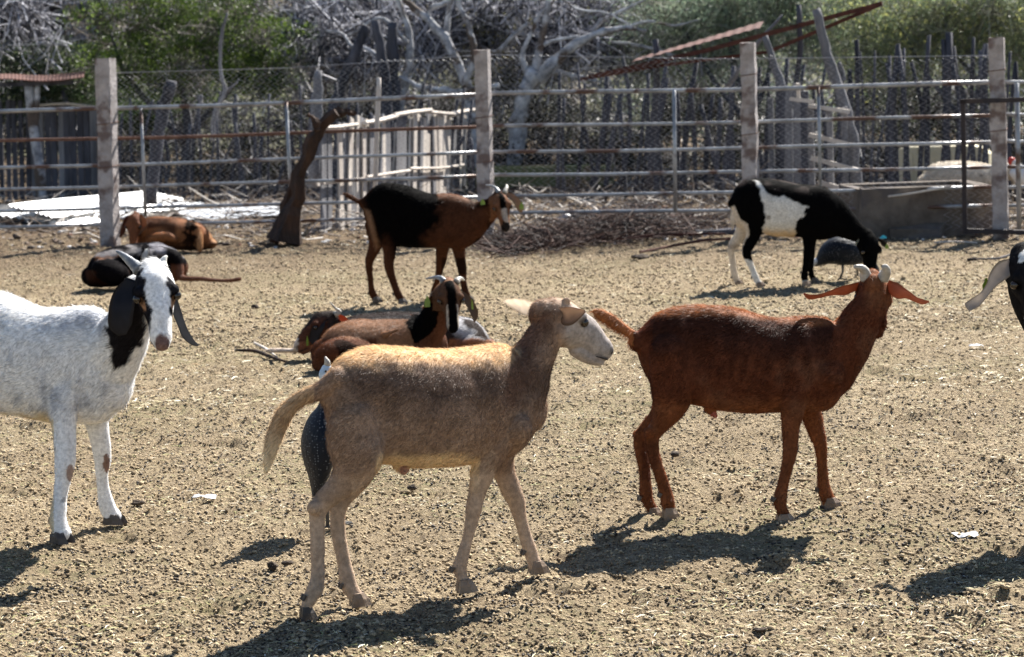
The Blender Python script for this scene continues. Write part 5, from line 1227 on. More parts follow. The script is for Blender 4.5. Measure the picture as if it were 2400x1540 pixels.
for i in range(n + 1):
    for j in range(3):
        u, v = i / n, j / 2; V.append((A0 * (1 - u) + A1 * u) * (1 - v) + (B0 * (1 - u) + B1 * u) * v + np.array([0, 0, .010 * (i % 2) + .02 * math.sin(u * 7)]))
m = MB(); m.add(V, [(i * 3 + j, (i + 1) * 3 + j, (i + 1) * 3 + j + 1, i * 3 + j + 1) for i in range(n) for j in range(2)]); o = m.part('roof', M_RUST, root); md = o.modifiers.new('s', 'SOLIDIFY'); md.thickness = .012
k = fscale(SO - 1, 100)
for pts, rad in (([(100, 470), (90, 380), (78, 300), (68, 200)], [13, 12, 12, 12]), ([(80, 315), (86, 260), (88, 200)], [8, 7, 6])):
    m = MB(); P = resample(np.array([fp(x_, y_, SO - 1.0) if y_ < 470 else fg(x_, SO - 1.0) for x_, y_ in pts]), 4); m.tube(P, resample(np.array(rad, float)[:, None], 4)[:, 0] / k, 9, lump=.2); m.part('post', M_BARK, root, True)
m = MB(); m.bar(fp(-60, 200, SO - 1.05), fp(170, 193, SO - 1.05), .05, .05, up=FN); m.part('beam', M_DARKWOOD, root)

# ------------------------------------------------------------------ loose corrugated sheets on the ground
def sheet(label, c, zs, nw=22):
    C = []
    for (x_, y_), z in zip(c, zs):
        r = ray(x_, y_); C.append(CAM + r * ((z - CAM_H) / r[2]))
    V = []
    for i in range(nw * 2 + 1):
        for j in range(7):
            u, v = i / (nw * 2), j / 6; p = (C[0] * (1 - v) + C[1] * v) * (1 - u) + (C[3] * (1 - v) + C[2] * v) * u
            V.append(p + np.array([0, 0, .012 * (1 if i % 2 else -1) + .006 * math.sin(v * 5 + u * 3)]))
    m = MB(); m.add(V, [(i * 7 + j, (i + 1) * 7 + j, (i + 1) * 7 + j + 1, i * 7 + j + 1) for i in range(nw * 2) for j in range(6)])
    o = m.single('corrugated_sheet', M_SHEET, label, 'metal sheet', 'loose roofing sheets behind the fence'); md = o.modifiers.new('s', 'SOLIDIFY'); md.thickness = .003
sheet('longest bright roofing sheet, lying behind the first concrete post', [(15, 480), (345, 446), (432, 468), (120, 508)], (.24, .19, .08, .12), 9)
sheet('bright roofing sheet under the longest one, nearest the fence on the left', [(-30, 500), (440, 474), (455, 488), (140, 528)], (.14, .12, .03, .03), 9)
sheet('bright roofing sheet lying between the brown goat and the leaning trunk', [(410, 497), (640, 482), (690, 500), (440, 512)], (.06, .09, .06, .04), 8)
sheet('small torn roofing sheet at the tip of the longest one', [(300, 486), (470, 474), (480, 482), (330, 494)], (.12, .10, .07, .1), 5)
m = MB(); c = [fg(-40, 1.2), fg(128, 1.2)]
a, b = G(-40, 527), G(130, 524); h = .13; V = []
for t in np.linspace(0, 1, 14):
    p = a + (b - a) * t; hh = h * (1 + .12 * math.sin(t * 17)) * (1 - .85 * max(0, (t - .78) / .22)); V += [p, p + np.array([0, .05, hh]), p + np.array([0, .6, hh + .03]), p + np.array([0, .7, 0])]
m.add(V, [(i * 4 + j, (i + 1) * 4 + j, (i + 1) * 4 + (j + 1) % 4, i * 4 + (j + 1) % 4) for i in range(13) for j in range(4)] + [(0, 1, 2, 3), (55, 54, 53, 52)])
m.single('shade_block', mat('shade_black', (.008, .008, .01), (.02, .02, .022), scale=8, rough=.6, bump=.4), 'black form standing in for the shade under the sheets at the left edge', 'shade_block')  # added dark form in place of the shade below the raised sheets

# ------------------------------------------------------------------ concrete trough
a, b = G(2018, 560), G(2325, 548); hz = (118) / (FPX / a[1])
root = thing('concrete_trough', (a + b) / 2, 'stained concrete trough behind the fence at the right', 'trough')
e = nrm(b - a); nn = np.array([-e[1], e[0], 0]); L = np.linalg.norm(b - a); RT_ = np.stack([e, nn, [0, 0, 1]], 1)
M_TROUGH = mat('stained_concrete', (.07, .056, .046), (.18, .15, .125), scale=4, rough=.95, bump=.7, bscale=30, c3=(.10, .085, .08), s3=3)
for nm, c, dm in (('front_wall', (L / 2, 0, hz / 2), (L, .09, hz)), ('back_wall', (L / 2, .62, hz / 2), (L, .09, hz)), ('end_wall', (.045, .31, hz / 2 - .002), (.088, .53, hz - .004)), ('end_wall', (L - .045, .31, hz / 2 - .002), (.088, .53, hz - .004))):
    m = MB(); m.box(a + RT_ @ np.array(c), dm, RT_, jit=.006); m.part(nm, M_TROUGH, root)
# stump at the trough's corner and rubble block in front
P_('fence_stump', 'squat weathered stump at the left corner of the concrete trough', [(2012, 560), (2010, 500), (2008, 440)], [17, 18, 17], .25, M_GREYWOOD, .15, 'stump')
m = MB(); c = G(2150, 558); m.box(c + np.array([0, .05, .04]), (.42, .16, .10), RF, jit=.02); m.single('rubble_block', M_TROUGH, 'low dark rubble block at the foot of the concrete trough', 'rubble')
m = MB(); m.tube([fp(2030, 466, -.02), fp(2120, 456, -.03), fp(2230, 437, -.02)], .009, 6); m.single('loose_stick', M_PALEWOOD, 'thin pale stick slanting across the face of the concrete trough', 'stick')
# cream tank
a = fg(2090, 5.4); k = fscale(5.4, 2200)
root = thing('cream_tank', fg(2200, 5.4), 'cream plastic tank standing behind the stakes at the right', 'tank')
M_CREAM = mat('cream_plastic', (.55, .50, .34), (.66, .60, .42), scale=3, rough=.6, bump=.2, c3=(.40, .33, .18), s3=4)
m = MB(); W0 = 225 / k; H0 = 112 / k
sec = [(0, 0), (0, .82), (.06, .95), (.16, 1), (.84, 1), (.94, .95), (1, .82), (1, 0)]
V = []
for y_, s_ in ((0, 1), (.45, 1)):
    for u, v in sec: V.append(a + FE * (u * W0) + FN * y_ + np.array([0, 0, v * H0]))
m.add(V, [tuple(range(8)), tuple(range(8, 16))[::-1]] + [(j, (j + 1) % 8, 8 + (j + 1) % 8, 8 + j) for j in range(8)]); m.part('shell', M_CREAM, root)
for u in (.2, .42, .64): m = MB(); m.box(a + FE * (u * W0) + FN * -.012 + np.array([0, 0, H0 * .5]), (.03, .022, H0 * .8), RF); m.part('rib', M_CREAM, root)
# green trough behind the second post
a, b = fg(1095, 6.0), fg(1420, 6.0); L = np.linalg.norm(b - a)
root = thing('green_trough', (a + b) / 2, 'long green feed trough behind the second concrete post', 'trough')
M_GREEN = mat('green_paint', (.045, .065, .03), (.09, .12, .055), scale=6, rough=.6, bump=.3, c3=(.10, .08, .05), s3=3)
for nm, c, dm in (('side', (L / 2, 0, .22), (L, .03, .22)), ('side', (L / 2, .4, .22), (L, .03, .22)), ('floor_panel', (L / 2, .2, .125), (L, .36, .02)), ('leg', (.15, .2, .055), (.06, .3, .11)), ('leg', (L - .15, .2, .055), (.06, .3, .11))):
    m = MB(); m.box(a + RF @ np.array(c), dm, RF); m.part(nm, M_GREEN, root)

# ------------------------------------------------------------------ far sheep and bird
FW_ = Fr(0, 0, .9375)
def far_sheep():
    A = Animal(FW_, 2, .012); d0 = fg(2250, 3.0)[1]
    A.torso([(2168, 408, 440, d0, .07), (2178, 392, 446, d0, .13), (2200, 382, 448, d0, .17), (2230, 379, 450, d0, .19), (2270, 380, 450, d0, .19), (2310, 384, 450, d0, .17), (2335, 392, 446, d0, .13)])
    A.tube([(2310, 415, d0, 24, .08), (2335, 405, d0, 19, .06), (2350, 395, d0, 15, .05)])
    T_ = A.head_(2352, 392, d0, 10, -25, 0, 1.0)
    A.ear([T_((0, -.05, 0)), T_((-.02, -.10, 0)), T_((-.03, -.14, -.01))], [.02, .025, .004], (1, 0, 0), cols=(.6, .5, .42))
    A.build('sheep', 'cream woolly sheep lying beyond the concrete trough', 'sheep', lambda V, x, y, w, s: np.tile(np.array([.56, .50, .42]), (len(V), 1)) * (1 + .2 * w)[:, None], 12000, .03, .004)
far_sheep()
d = fg(2385, 2.4); root = thing('hen', d, 'white hen with a red face behind the right end of the fence', 'hen')
c = fp(2400, 405, 2.4)
V, F = loft([c + np.array([x_, 0, z_]) for x_, z_ in ((-.08, .0), (-.03, -.02), (.04, -.03), (.11, .0), (.17, .05))], [.05, .09, .10, .08, .03], [.05, .08, .09, .06, .02], (0, 1, 0)); m = MB(); m.add(V, F); m.part('body', mat('white_feather', (.6, .57, .54), (.75, .73, .7), scale=20, rough=.8), root, True)
h = fp(2371, 378, 2.4); V, F = loft([c + np.array([-.06, 0, .02]), (c + h) / 2 + np.array([0, 0, .01]), h], [.045, .035, .03], [.04, .03, .026], (0, 1, 0)); m = MB(); m.add(V, F); m.part('neck', bpy.data.materials['white_feather'], root, True)
m = MB(); m.ball(h, (.036, .03, .038), 10); m.part('head', M_RED, root, True)
m = MB(); m.tube([h + np.array([-.03, 0, 0]), h + np.array([-.06, 0, -.012])], [.01, .002], 6); m.part('beak', M_PALEWOOD, root)
bird_legs(root, d, [c + np.array([0, -.03, -.08]), c + np.array([.02, .03, -.08])], [(c[0], c[1] - .03, 0), (c[0] + .03, c[1] + .03, 0)])

# ------------------------------------------------------------------ in the yard in front of the fence
def twig_mesh(A, B, r, col, bend=.15):
    """many three-sided twigs from A to B (n,3), radius r (n,), colour (n,3)"""
    n = len(A); D = B - A; L = np.linalg.norm(D, axis=1, keepdims=True); T = D / (L + 1e-9)
    S = nrm(np.cross(T, RNG.normal(0, 1, (n, 3)))); U = np.cross(T, S); mid = (A + B) / 2 + S * L * RNG.uniform(-bend, bend, (n, 1))
    V = []
    for c, k in ((A, 1.), (mid, .75), (B, .35)):
        for a in (0, 2.094, 4.189): V.append(c + (S * math.cos(a) + U * math.sin(a)) * r[:, None] * k)
    V = np.stack(V, 1).reshape(-1, 3)
    f = np.array([(i * 3 + j, i * 3 + (j + 1) % 3, (i + 1) * 3 + (j + 1) % 3, (i + 1) * 3 + j) for i in range(2) for j in range(3)])
    return V, (f[None] + (np.arange(n) * 9)[:, None, None]).reshape(-1, 4), np.repeat(col, 9, 0)
def twigs_obj(name, A, B, r, col, bend=.15, parent=None, kind='stuff', **kw):
    V, F, c = twig_mesh(A, B, r, col, bend)
    org = wloc(parent) if parent is not None else np.zeros(3)
    o = bpy.data.objects.new(name, np_mesh(name, V - org, F, np.clip(c, .003, 1))); COL.objects.link(o); o.data.materials.append(M_TWIG)
    if parent is not None: o.parent = parent
    if kind: o['kind'] = kind
    return o
# rusty brush pile
root = thing('brush_pile', G(1400, 575), 'low tangled pile of dark red brush and rusty rods in front of the fence', 'brush pile')
n = 4200; t = RNG.random(n); px = 1150 + 500 * t; yc = 583 - 50 * t + RNG.normal(0, 11, n) ; hmax = .05 + .13 * np.exp(-((t - .62) / .25) ** 2)
A = np.array([G(a, b) for a, b in zip(px, yc)]); A[:, 2] = RNG.random(n) * hmax
an = RNG.uniform(0, 2 * PI, n); L = RNG.uniform(.08, .4, n)
B = A + np.stack([np.cos(an) * L, np.sin(an) * L * .8, RNG.normal(0, .25, n) * L], 1); B[:, 2] = np.abs(B[:, 2])
col = np.array([(.03, .014, .012), (.06, .026, .02), (.015, .01, .01), (.10, .06, .045)])[RNG.integers(0, 4, n)]
twigs_obj('brushwood', A, B, RNG.uniform(.002, .006, n), col, .25, root)
for a, b, c, d_ in ((1145, 577, 1500, 548), (1138, 587, 1420, 570), (1400, 574, 1700, 560), (1500, 600, 1770, 566)):
    m = MB(); P0, P1 = G(a, b), G(c, d_); m.tube([P0 + np.array([0, 0, .03]), (P0 + P1) / 2 + np.array([0, 0, .06]), P1 + np.array([0, 0, .04])], .011, 6, lump=.2); m.part('rod', M_RUST, root)
def on_ground(name, label, cat, pts, r, material, lift=.0, lump=.2):
    m = MB(); P = resample(np.array([G(x_, y_) + np.array([0, 0, lift + h_]) for x_, y_, h_ in pts]), 3); R = resample(np.array(r, float)[:, None], 3)[:, 0]
    m.tube(P, R, 8, lump=lump); return m.single(name, material, label, cat, smooth=True)
on_ground('fallen_log', 'long dark log lying on the ground under the grazing sheep', 'log', [(1618, 553, .02), (1760, 553, .03), (1900, 551, .025), (2005, 549, .02)], [.03, .035, .035, .025], M_DARKWOOD)
on_ground('dead_branch', 'dry forked branch on the ground left of the lying goats', 'branch', [(553, 830, .02), (600, 832, .02), (640, 845, .015), (670, 852, .01)], [.006, .010, .008, .005], M_REDWOOD)
on_ground('stick', 'pale short stick beside the dry forked branch', 'stick', [(596, 812, .02), (622, 826, .02), (650, 843, .012)], [.006, .008, .004], M_PALEWOOD)
on_ground('crooked_branch', 'pale crooked branch lying beyond the fence right of the horned goat', 'branch', [(1310, 458, .06), (1360, 480, .05), (1395, 500, .05), (1420, 520, .02)], [.012, .016, .012, .008], M_PALEWOOD)
on_ground('long_stick', 'thin dark stick on the ground behind the edge goat', 'stick', [(2290, 612, .015), (2340, 612, .02), (2385, 600, .03)], [.006, .007, .008], M_DARKWOOD)
on_ground('thin_stick', 'thin pale stick near the log at the fence foot', 'stick', [(2190, 572, .012), (2240, 570, .012), (2290, 572, .01)], [.006, .007, .005], M_PALEWOOD)
def lump(name, label, cat, px, py, r, material, flat=.6):
    m = MB(); c = G(px, py); m.ball(c + np.array([0, 0, r * flat * .55]), (r * 1.3, r, r * flat), 12); V = m.V[0]; V += (V - c) * vnoise(V, r * .7, int(px))[:, None] * .45
    return m.single(name, material, label, cat, smooth=True)
M_WHITE = mat('white_plastic', (.45, .45, .46), (.62, .62, .64), scale=8, rough=.5, bump=.4, bscale=25, bdist=.02)
lump('plastic_bag', 'crumpled white plastic bag on the ground right of the horned goat', 'bag', 1326, 524, .055, M_WHITE, .9)
M_DUNG2 = mat('dark_clod', (.03, .022, .018), (.09, .065, .045), scale=20, rough=.95, bump=1, bscale=60, bdist=.02)
lump('dung_clod', 'dark clod on bare ground halfway between the white goat and the tan sheep', 'clod', 492, 966, .014, M_DUNG2, .8)
lump('dung_clod', 'dark clod just right of the red brown goat hind leg', 'clod', 1580, 1068, .014, M_DUNG2, .8)
lump('dung_clod', 'dark clod under the belly of the tan sheep', 'clod', 966, 1146, .013, M_DUNG2, .7)
lump('dung_clod', 'pointed dark clod left of the tan sheep lifted hoof', 'clod', 640, 1334, .012, M_DUNG2, 1.2)
lump('dung_clod', 'flat brown clod beside the pointed one', 'clod', 674, 1322, .013, M_DUNG2, .5)
lump('dung_clod', 'broad brown clod behind the white goat front hooves', 'clod', 325, 1182, .018, M_DUNG2, .5)
lump('dung_clod', 'round clod in the bottom right foreground', 'clod', 1782, 1478, .014, M_DUNG2, .4)
lump('leaf_scrap', 'brown curled scrap on the ground left of the grazing sheep', 'scrap', 1500, 606, .05, M_DUNG2, .4)
lump('dung_clod', 'dark clod on the ground left of the grazing sheep tail far side', 'clod', 600, 722, .022, M_DUNG2, .6)
lump('dung_clod', 'dark clod right of the grazing sheep head', 'clod', 2285, 612, .04, M_DUNG2, .4)
for (x_, y_, sz, lb) in ((2262, 1262, .045, 'crumpled clear plastic scrap on the ground at the right'), (480, 1172, .05, 'crumpled clear plastic scrap right of the white goat'), (2288, 815, .04, 'pale scrap of plastic below the edge goat ear')):
    c = G(x_, y_); V = []
    for i in range(6):
        for j in range(5): V.append(c + np.array([(i / 5 - .5) * sz * 1.6, (j / 4 - .5) * sz, .008 + .012 * RNG.random()]))
    m = MB(); m.add(V, [(i * 5 + j, (i + 1) * 5 + j, (i + 1) * 5 + j + 1, i * 5 + j + 1) for i in range(5) for j in range(4)]); o = m.single('plastic_scrap', M_WHITE, lb, 'scrap'); md = o.modifiers.new('s', 'SOLIDIFY'); md.thickness = .001

# litter beyond the fence
n = 7000; px = RNG.uniform(-30, 2430, n); off = RNG.uniform(-.3, 9, n)
Q = np.array([fg(a, b) for a, b in zip(px, off)])
cl = np.array([(.55, .52, .50), (.25, .19, .14), (.07, .05, .04), (.15, .10, .07), (.75, .73, .72), (.2, .08, .05)])[RNG.choice(6, n, p=[.08, .25, .3, .25, .07, .05])]
M_LITTER = leafy('litter', .0, .8)
pebbles('litter', Q[:, 0], Q[:, 1], RNG.uniform(.005, .020, n) * RNG.choice([1, 1, 1.8], n), .5, M_LITTER, .2, None, .35, cl)
n = 3600; px = RNG.uniform(-30, 2430, n); off = RNG.uniform(.2, 9, n); A = np.array([fg(a, b) for a, b in zip(px, off)]); an = RNG.uniform(0, 2 * PI, n); L = RNG.uniform(.05, .5, n)
A[:, 2] = RNG.uniform(0, .12, n); B = A + np.stack([np.cos(an) * L, np.sin(an) * L, RNG.normal(0, .3, n) * L], 1); B[:, 2] = np.abs(B[:, 2])
cl = np.array([(.5, .46, .42), (.12, .09, .07), (.04, .03, .03), (.16, .13, .11)])[RNG.integers(0, 4, n)]
twigs_obj('fallen_twigs', A, B, RNG.uniform(.003, .010, n), cl)
# ================================================================== trees and bushes
def rot_leaf(c, size, asp, col, up=0.0):
    n = len(c); a = nrm(RNG.normal(0, 1, (n, 3)) + np.array([0, 0, up])); b = nrm(np.cross(a, RNG.normal(0, 1, (n, 3))))
    L = (size * RNG.uniform(.6, 1.3, n))[:, None]
    V = np.stack([c - a * L * .5, c + b * L * asp * .5 , c + a * L * .5, c - b * L * asp * .5], 1).reshape(-1, 3)
    return V, np.arange(n * 4).reshape(-1, 4), np.repeat(col, 4, 0)
def blob_points(n, blobs, clump=.12, per=40):
    """blobs: centre (3), radii (3), weight. Leaves gather in clumps inside each"""
    w = np.array([b[2] for b in blobs]); w = w / w.sum(); out = []; sid = []
    for (c, r, _), f in zip(blobs, w):
        m = max(1, int(n * f)); k = max(3, m // per)
        q = nrm(RNG.normal(0, 1, (k, 3))) * (RNG.random((k, 1)) ** .42) * np.asarray(r)
        i = RNG.integers(0, k, m); out.append(np.asarray(c) + q[i] + RNG.normal(0, clump, (m, 3)) * np.array([1, 1, .7])); sid.append(i + 1000 * len(sid))
    return np.concatenate(out), np.concatenate(sid)
def crown(name, parent, n, blobs, size, asp, cols, clump=.12, per=40, kind=None, up=0):
    P, sid = blob_points(n, blobs, clump, per); P[:, 2] = np.maximum(P[:, 2], .03)
    cols = np.array(cols); ci = hash3(np.stack([sid, sid * 0, sid * 0], 1), 5); j = ((ci * .5 + .5) * len(cols) * .999).astype(int)
    mixr = RNG.random(len(P)) < .3; j[mixr] = RNG.integers(0, len(cols), mixr.sum())
    c = cols[j] * RNG.uniform(.7, 1.25, (len(P), 1))
    V, F, cc = rot_leaf(P, np.full(len(P), size), asp, c, up)
    org = wloc(parent) if parent is not None else np.zeros(3)
    o = bpy.data.objects.new(name, np_mesh(name, V - org, F, np.clip(cc, .003, .9))); COL.objects.link(o); o.data.materials.append(M_LEAF)
    if parent is not None: o.parent = parent
    if kind: o['kind'] = kind
    return o
def blobs_px(lst, off):
    out = []
    for x_, y_, rx, ry, o_ in lst:
        c = fp(x_, y_, off + o_); k = FPX / c[1]; out.append((c, (rx / k, max(.35, rx / k * .7), ry / k), rx * ry))
    return out
def branch_twigs(parent, n, blobs, lmin, lmax, r0, r1, cols, kind='stuff', up=.4, name='twigs'):
    P, _ = blob_points(n, blobs, .05, 12); d = nrm(RNG.normal(0, 1, P.shape) + np.array([0, 0, up])); L = RNG.uniform(lmin, lmax, len(P))[:, None]
    A = P - d * L / 2; B = P + d * L / 2; A[:, 2] = np.abs(A[:, 2]); B[:, 2] = np.abs(B[:, 2])
    return twigs_obj(name, A, B, RNG.uniform(r0, r1, len(P)), np.array(cols)[RNG.integers(0, len(cols), len(P))], .22, parent, kind)
GREY = [(.16, .16, .19), (.36, .36, .42), (.05, .05, .06), (.6, .6, .65), (.03, .03, .035)]
# green mesquite bush
root = poly_thing('mesquite_bush', 'dense green bush behind the left part of the fence', 'bush', [([(430, 470), (440, 300), (420, 180)], [14, 11, 6]), ([(440, 320), (560, 180), (600, 90)], [9, 6, 3]), ([(430, 330), (300, 180), (260, 80)], [9, 6, 3])], 7.6, M_DARKWOOD)
bl = blobs_px([(300, 60, 150, 90, 0), (450, 40, 160, 90, .3), (600, 90, 120, 90, 0), (380, 170, 160, 80, -.3), (560, 190, 120, 60, -.2), (250, 150, 90, 60, .2), (480, 110, 150, 80, -.4), (660, 170, 70, 60, .2), (450, -60, 260, 70, 0)], 7.6)
crown('crown', root, 52000, bl, .042, .34, [(.07, .115, .02), (.11, .17, .03), (.025, .045, .012), (.17, .24, .045), (.02, .035, .012)], .075, 90)
branch_twigs(root, 1500, bl, .15, .5, .003, .007, [(.12, .10, .08), (.25, .22, .2)])
# darker bush at the left edge and low growth
root = poly_thing('broadleaf_bush', 'dark green bush above the rusty shelter roof at the left', 'bush', [([(150, 470), (160, 300), (150, 200)], [12, 9, 5])], 9.2, M_DARKWOOD)
bl = blobs_px([(110, 145, 120, 50, 0), (200, 215, 110, 50, .2), (330, 260, 110, 50, -.8), (60, 230, 90, 60, .4), (20, 130, 60, 40, .2)], 9.2)
crown('crown', root, 15000, bl, .05, .5, [(.03, .05, .02), (.05, .075, .03), (.10, .12, .07), (.02, .035, .015)], .09, 50)
# grey leafless thickets
for nm, lb, l, off, nn in (('grey_thicket', 'leafless grey twiggy thicket in the top left corner', [(80, 30, 120, 80, 0), (160, -20, 140, 60, 0), (-10, 60, 80, 80, 0), (220, 90, 60, 60, 0)], 10.5, 5200),
                          ('grey_thicket', 'leafless grey thicket between the green bush and the pale tree', [(740, 60, 110, 90, 0), (860, 40, 120, 80, 0), (820, 140, 100, 70, 0), (960, 60, 80, 80, 0)], 10.5, 6400)):
    bl = blobs_px(l, off); root = poly_thing(nm, lb, 'thicket', [([(l[0][0], 430), (l[0][0] + 20, 200), (l[0][0] + 60, 60), (l[0][0] + 40, -30)], [9, 8, 6, 3]), ([(l[0][0] + 10, 260), (l[0][0] - 60, 120), (l[0][0] - 90, 10)], [7, 5, 3])], off, M_BARK)
    branch_twigs(root, nn, bl, .12, .6, .003, .010, GREY)
    crown('dry_leaves', root, nn * 2, bl, .035, .45, [(.20, .15, .08), (.12, .12, .05), (.3, .26, .22), (.08, .06, .05)], .12, 20)
# the two pale trees
tr1 = poly_thing('pale_tree', 'old pale-barked tree with crooked sunlit trunk left of the second concrete post', 'tree', [([(1112, 470), (1108, 300), (1098, 215), (1072, 150), (1040, 90), (1000, 42), (962, 12), (925, -30)], [26, 23, 20, 17, 16, 13, 11, 8]),
    ([(1045, 110), (1046, 60), (1055, 10), (1050, -40)], [12, 10, 9, 7]), ([(1090, 200), (1110, 130), (1098, 60), (1075, 10), (1080, -40)], [11, 10, 9, 8, 6]), ([(1000, 42), (1010, 20), (1060, 0), (1085, -30)], [10, 9, 7, 5]),
    ([(930, 300), (945, 220), (958, 140), (960, 90), (948, 40), (925, -20)], [15, 14, 13, 12, 10, 8]), ([(955, 100), (900, 45), (860, 55), (835, 75), (815, 82)], [8, 6, 5, 4, 3]), ([(935, 200), (890, 140), (855, 112), (825, 108), (800, 78), (765, 72)], [11, 9, 7, 6, 4, 3]),
    ([(1100, 230), (1060, 215), (990, 205), (935, 180)], [12, 11, 10, 7]), ([(1170, 200), (1110, 208), (1060, 216)], [8, 9, 9])], 7.4, M_BARK, lump=.3, rs=.72)
tr2 = poly_thing('pale_tree', 'thick hollow tree with spreading pale limbs right of the second concrete post', 'tree', [([(1205, 470), (1210, 340), (1222, 260), (1240, 205), (1255, 165)], [34, 34, 36, 34, 28]),
    ([(1252, 180), (1268, 100), (1282, 30), (1290, -40)], [17, 14, 11, 8]), ([(1262, 185), (1300, 145), (1350, 105), (1400, 80), (1455, 66), (1515, 72)], [26, 23, 19, 15, 11, 6]), ([(1235, 170), (1225, 130), (1245, 80), (1262, 40), (1300, 0)], [12, 10, 8, 7, 5]),
    ([(1130, 118), (1170, 118), (1200, 85), (1240, 55)], [5, 8, 8, 7]), ([(1275, 105), (1310, 92), (1360, 85)], [7, 6, 4]), ([(1430, 98), (1490, 105), (1545, 118), (1590, 135)], [4, 7, 6, 4]), ([(1380, 90), (1410, 50), (1470, 20), (1530, -10)], [9, 8, 6, 4]), ([(1450, 70), (1520, 50), (1580, 60), (1640, 45)], [6, 5, 4, 2]), ([(1240, 230), (1290, 170), (1350, 180), (1400, 190)], [10, 12, 9, 5]),
    ([(1290, -30), (1350, 20), (1420, 30), (1480, 60)], [6, 5, 4, 3])], 7.8, M_BARK, lump=.4, rs=.62)
bl1 = blobs_px([(1150, 60, 70, 70, 0), (1170, 200, 60, 50, .3), (1060, 60, 120, 80, .8), (1120, -10, 120, 60, .5)], 8.6)
crown('crown', tr1, 7000, bl1, .04, .45, [(.16, .17, .035), (.24, .22, .05), (.09, .11, .03), (.3, .25, .05)], .12, 30)
branch_twigs(tr1, 2200, bl1, .15, .7, .003, .009, GREY)
bl2 = blobs_px([(1400, 40, 140, 60, .4), (1330, 60, 120, 80, .8), (1500, 90, 120, 60, .6), (1280, 130, 90, 60, 1.0)], 8.8)
crown('crown', tr2, 9000, bl2, .04, .35, [(.12, .14, .05), (.2, .2, .06), (.08, .10, .04), (.26, .24, .07)], .12, 30)
branch_twigs(tr2, 3600, bl2, .15, .8, .003, .009, GREY)
bl = blobs_px([(720, 80, 90, 90, 0), (880, 90, 120, 90, .3), (1040, 100, 120, 100, .2), (1220, 90, 120, 90, .3), (1400, 110, 130, 80, .2), (1580, 130, 100, 60, .2), (1100, 0, 300, 50, .2), (60, 60, 100, 80, .5)], 8.3)
branch_twigs(None, 1500, bl, .3, 1.3, .004, .013, [(.3, .3, .34), (.6, .6, .66), (.10, .10, .12), (.04, .04, .05)], name='tangled_branches', up=.2)
# fine-leaved palo verde trees
for q, (lb, l, off, nn, xs) in enumerate((('fine-leaved grey green tree behind the rusty roof frame', [(1600, 50, 170, 80, 0), (1780, 20, 160, 80, .3), (1720, 120, 140, 60, .2), (1900, 70, 120, 70, 0), (1560, 140, 110, 50, .4), (1850, -30, 220, 60, .2)], 8.4, 34000, 1740),
                          ('fine-leaved yellow green tree behind the tall stakes at the right', [(2050, 40, 150, 80, 0), (2200, 60, 140, 80, .3), (2120, 130, 150, 50, .1), (2350, 70, 120, 90, .2), (2300, 0, 150, 70, 0), (2420, 140, 80, 80, .1), (2040, 150, 90, 50, .3)], 7.6, 36000, 2250))):
    root = poly_thing('palo_verde_tree', lb, 'tree', [([(xs, 450), (xs + 10, 260), (xs - 20, 150), (xs - 40, 0)], [12, 10, 8, 5]), ([(xs + 8, 300), (xs + 60, 180), (xs + 70, 60), (xs + 110, -20)], [8, 6, 5, 3]), ([(xs + 5, 280), (xs - 80, 170), (xs - 140, 60)], [7, 5, 3]), ([(xs + 50, 200), (xs - 30, 90), (xs - 10, -20)], [5, 4, 3])], off, M_DARKWOOD)
    bl = blobs_px(l, off)
    crown('crown', root, nn, bl, .055, .16, [(.17, .23, .13), (.25, .31, .17), (.09, .13, .08), (.33, .38, .18), (.48, .48, .16)] if q else [(.17, .24, .18), (.25, .33, .24), (.08, .12, .09), (.34, .41, .27)], .16, 60)
    branch_twigs(root, 2600, bl, .2, .9, .002, .006, [(.16, .2, .1), (.3, .3, .24), (.1, .1, .08)], up=.8)
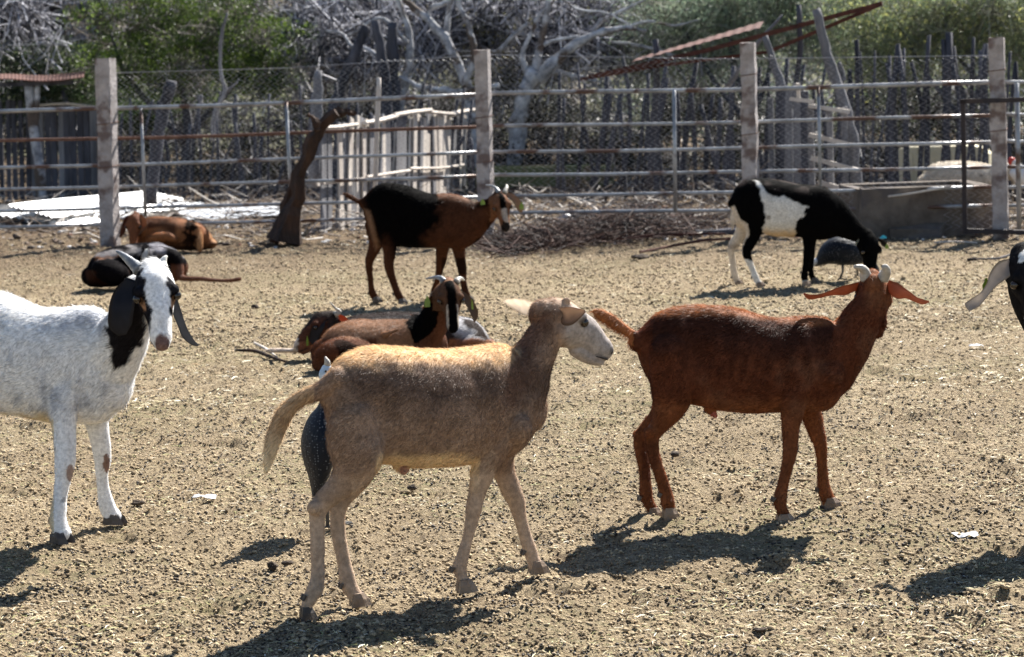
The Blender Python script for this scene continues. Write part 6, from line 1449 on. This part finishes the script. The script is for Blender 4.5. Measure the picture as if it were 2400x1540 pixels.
# undergrowth and the far thicket: nobody could count it
bl = blobs_px([(x_, RNG.uniform(230, 370), RNG.uniform(70, 120), RNG.uniform(50, 110), RNG.uniform(-.6, 1.2)) for x_ in range(0, 2460, 95)] + [(x_, RNG.uniform(370, 420), 90, 60, RNG.uniform(-1.5, -.3)) for x_ in range(260, 2400, 90)], 9.2)
crown('undergrowth', None, 75000, bl, .05, .4, [(.014, .02, .012), (.03, .036, .018), (.035, .03, .025), (.018, .015, .014), (.008, .012, .009)], .12, 40, kind='stuff')
branch_twigs(None, 7000, bl, .15, .8, .003, .010, [(.12, .115, .12), (.04, .035, .035), (.35, .34, .35), (.02, .018, .02)], name='undergrowth_twigs', up=1.2)
bl = blobs_px([(x_, y_, RNG.uniform(120, 200), RNG.uniform(70, 120), RNG.uniform(-1.5, 2.5)) for x_ in range(-1050, 3600, 150) for y_ in (-90, 20, 130, 250)], 15)
P_h, _ = blob_points(115000, bl, .22, 60)
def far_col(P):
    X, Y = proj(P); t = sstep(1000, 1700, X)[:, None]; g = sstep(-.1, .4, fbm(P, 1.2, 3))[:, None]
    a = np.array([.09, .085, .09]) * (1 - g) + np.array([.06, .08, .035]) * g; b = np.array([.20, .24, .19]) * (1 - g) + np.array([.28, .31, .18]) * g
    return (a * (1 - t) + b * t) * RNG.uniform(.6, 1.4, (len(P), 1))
P_h[:, 2] = np.abs(P_h[:, 2])
V, F, c = rot_leaf(P_h, np.full(len(P_h), .085), .4, far_col(P_h)); link('far_thicket', np_mesh('far_thicket', V, F, np.clip(c, .003, .9)), M_LEAF, kind='stuff')
branch_twigs(None, 13000, bl, .3, 1.3, .005, .014, GREY, name='far_thicket_twigs')
# rising scrub hillside behind everything
n = 40; ys = np.linspace(40, 150, 60); xs = np.linspace(-90, 90, 90); X, Y = np.meshgrid(xs, ys); Z = (Y - 40) * .22 + 2.2 * sstep(40, 50, Y) + 1.2 * vnoise(np.stack([X, Y, 0 * X], -1), 8, 2) - 1.2
V = np.stack([X, Y, Z], -1).reshape(-1, 3); i = (np.arange(59)[:, None] * 90 + np.arange(89)[None]).ravel()
link('hillside', np_mesh('hillside', V, np.stack([i, i + 1, i + 91, i + 90], 1), None, True), mat('scrub_hillside', (.06, .07, .035), (.16, .15, .09), scale=1.2, rough=.95, bump=1, bscale=3, bdist=.5, c3=(.22, .19, .15), s3=.5), kind='structure')
print('TRIS', sum(len(o.data.loops) - 2 * len(o.data.polygons) for o in bpy.data.objects if o.type == 'MESH'), 'OBJ', len(bpy.data.objects))
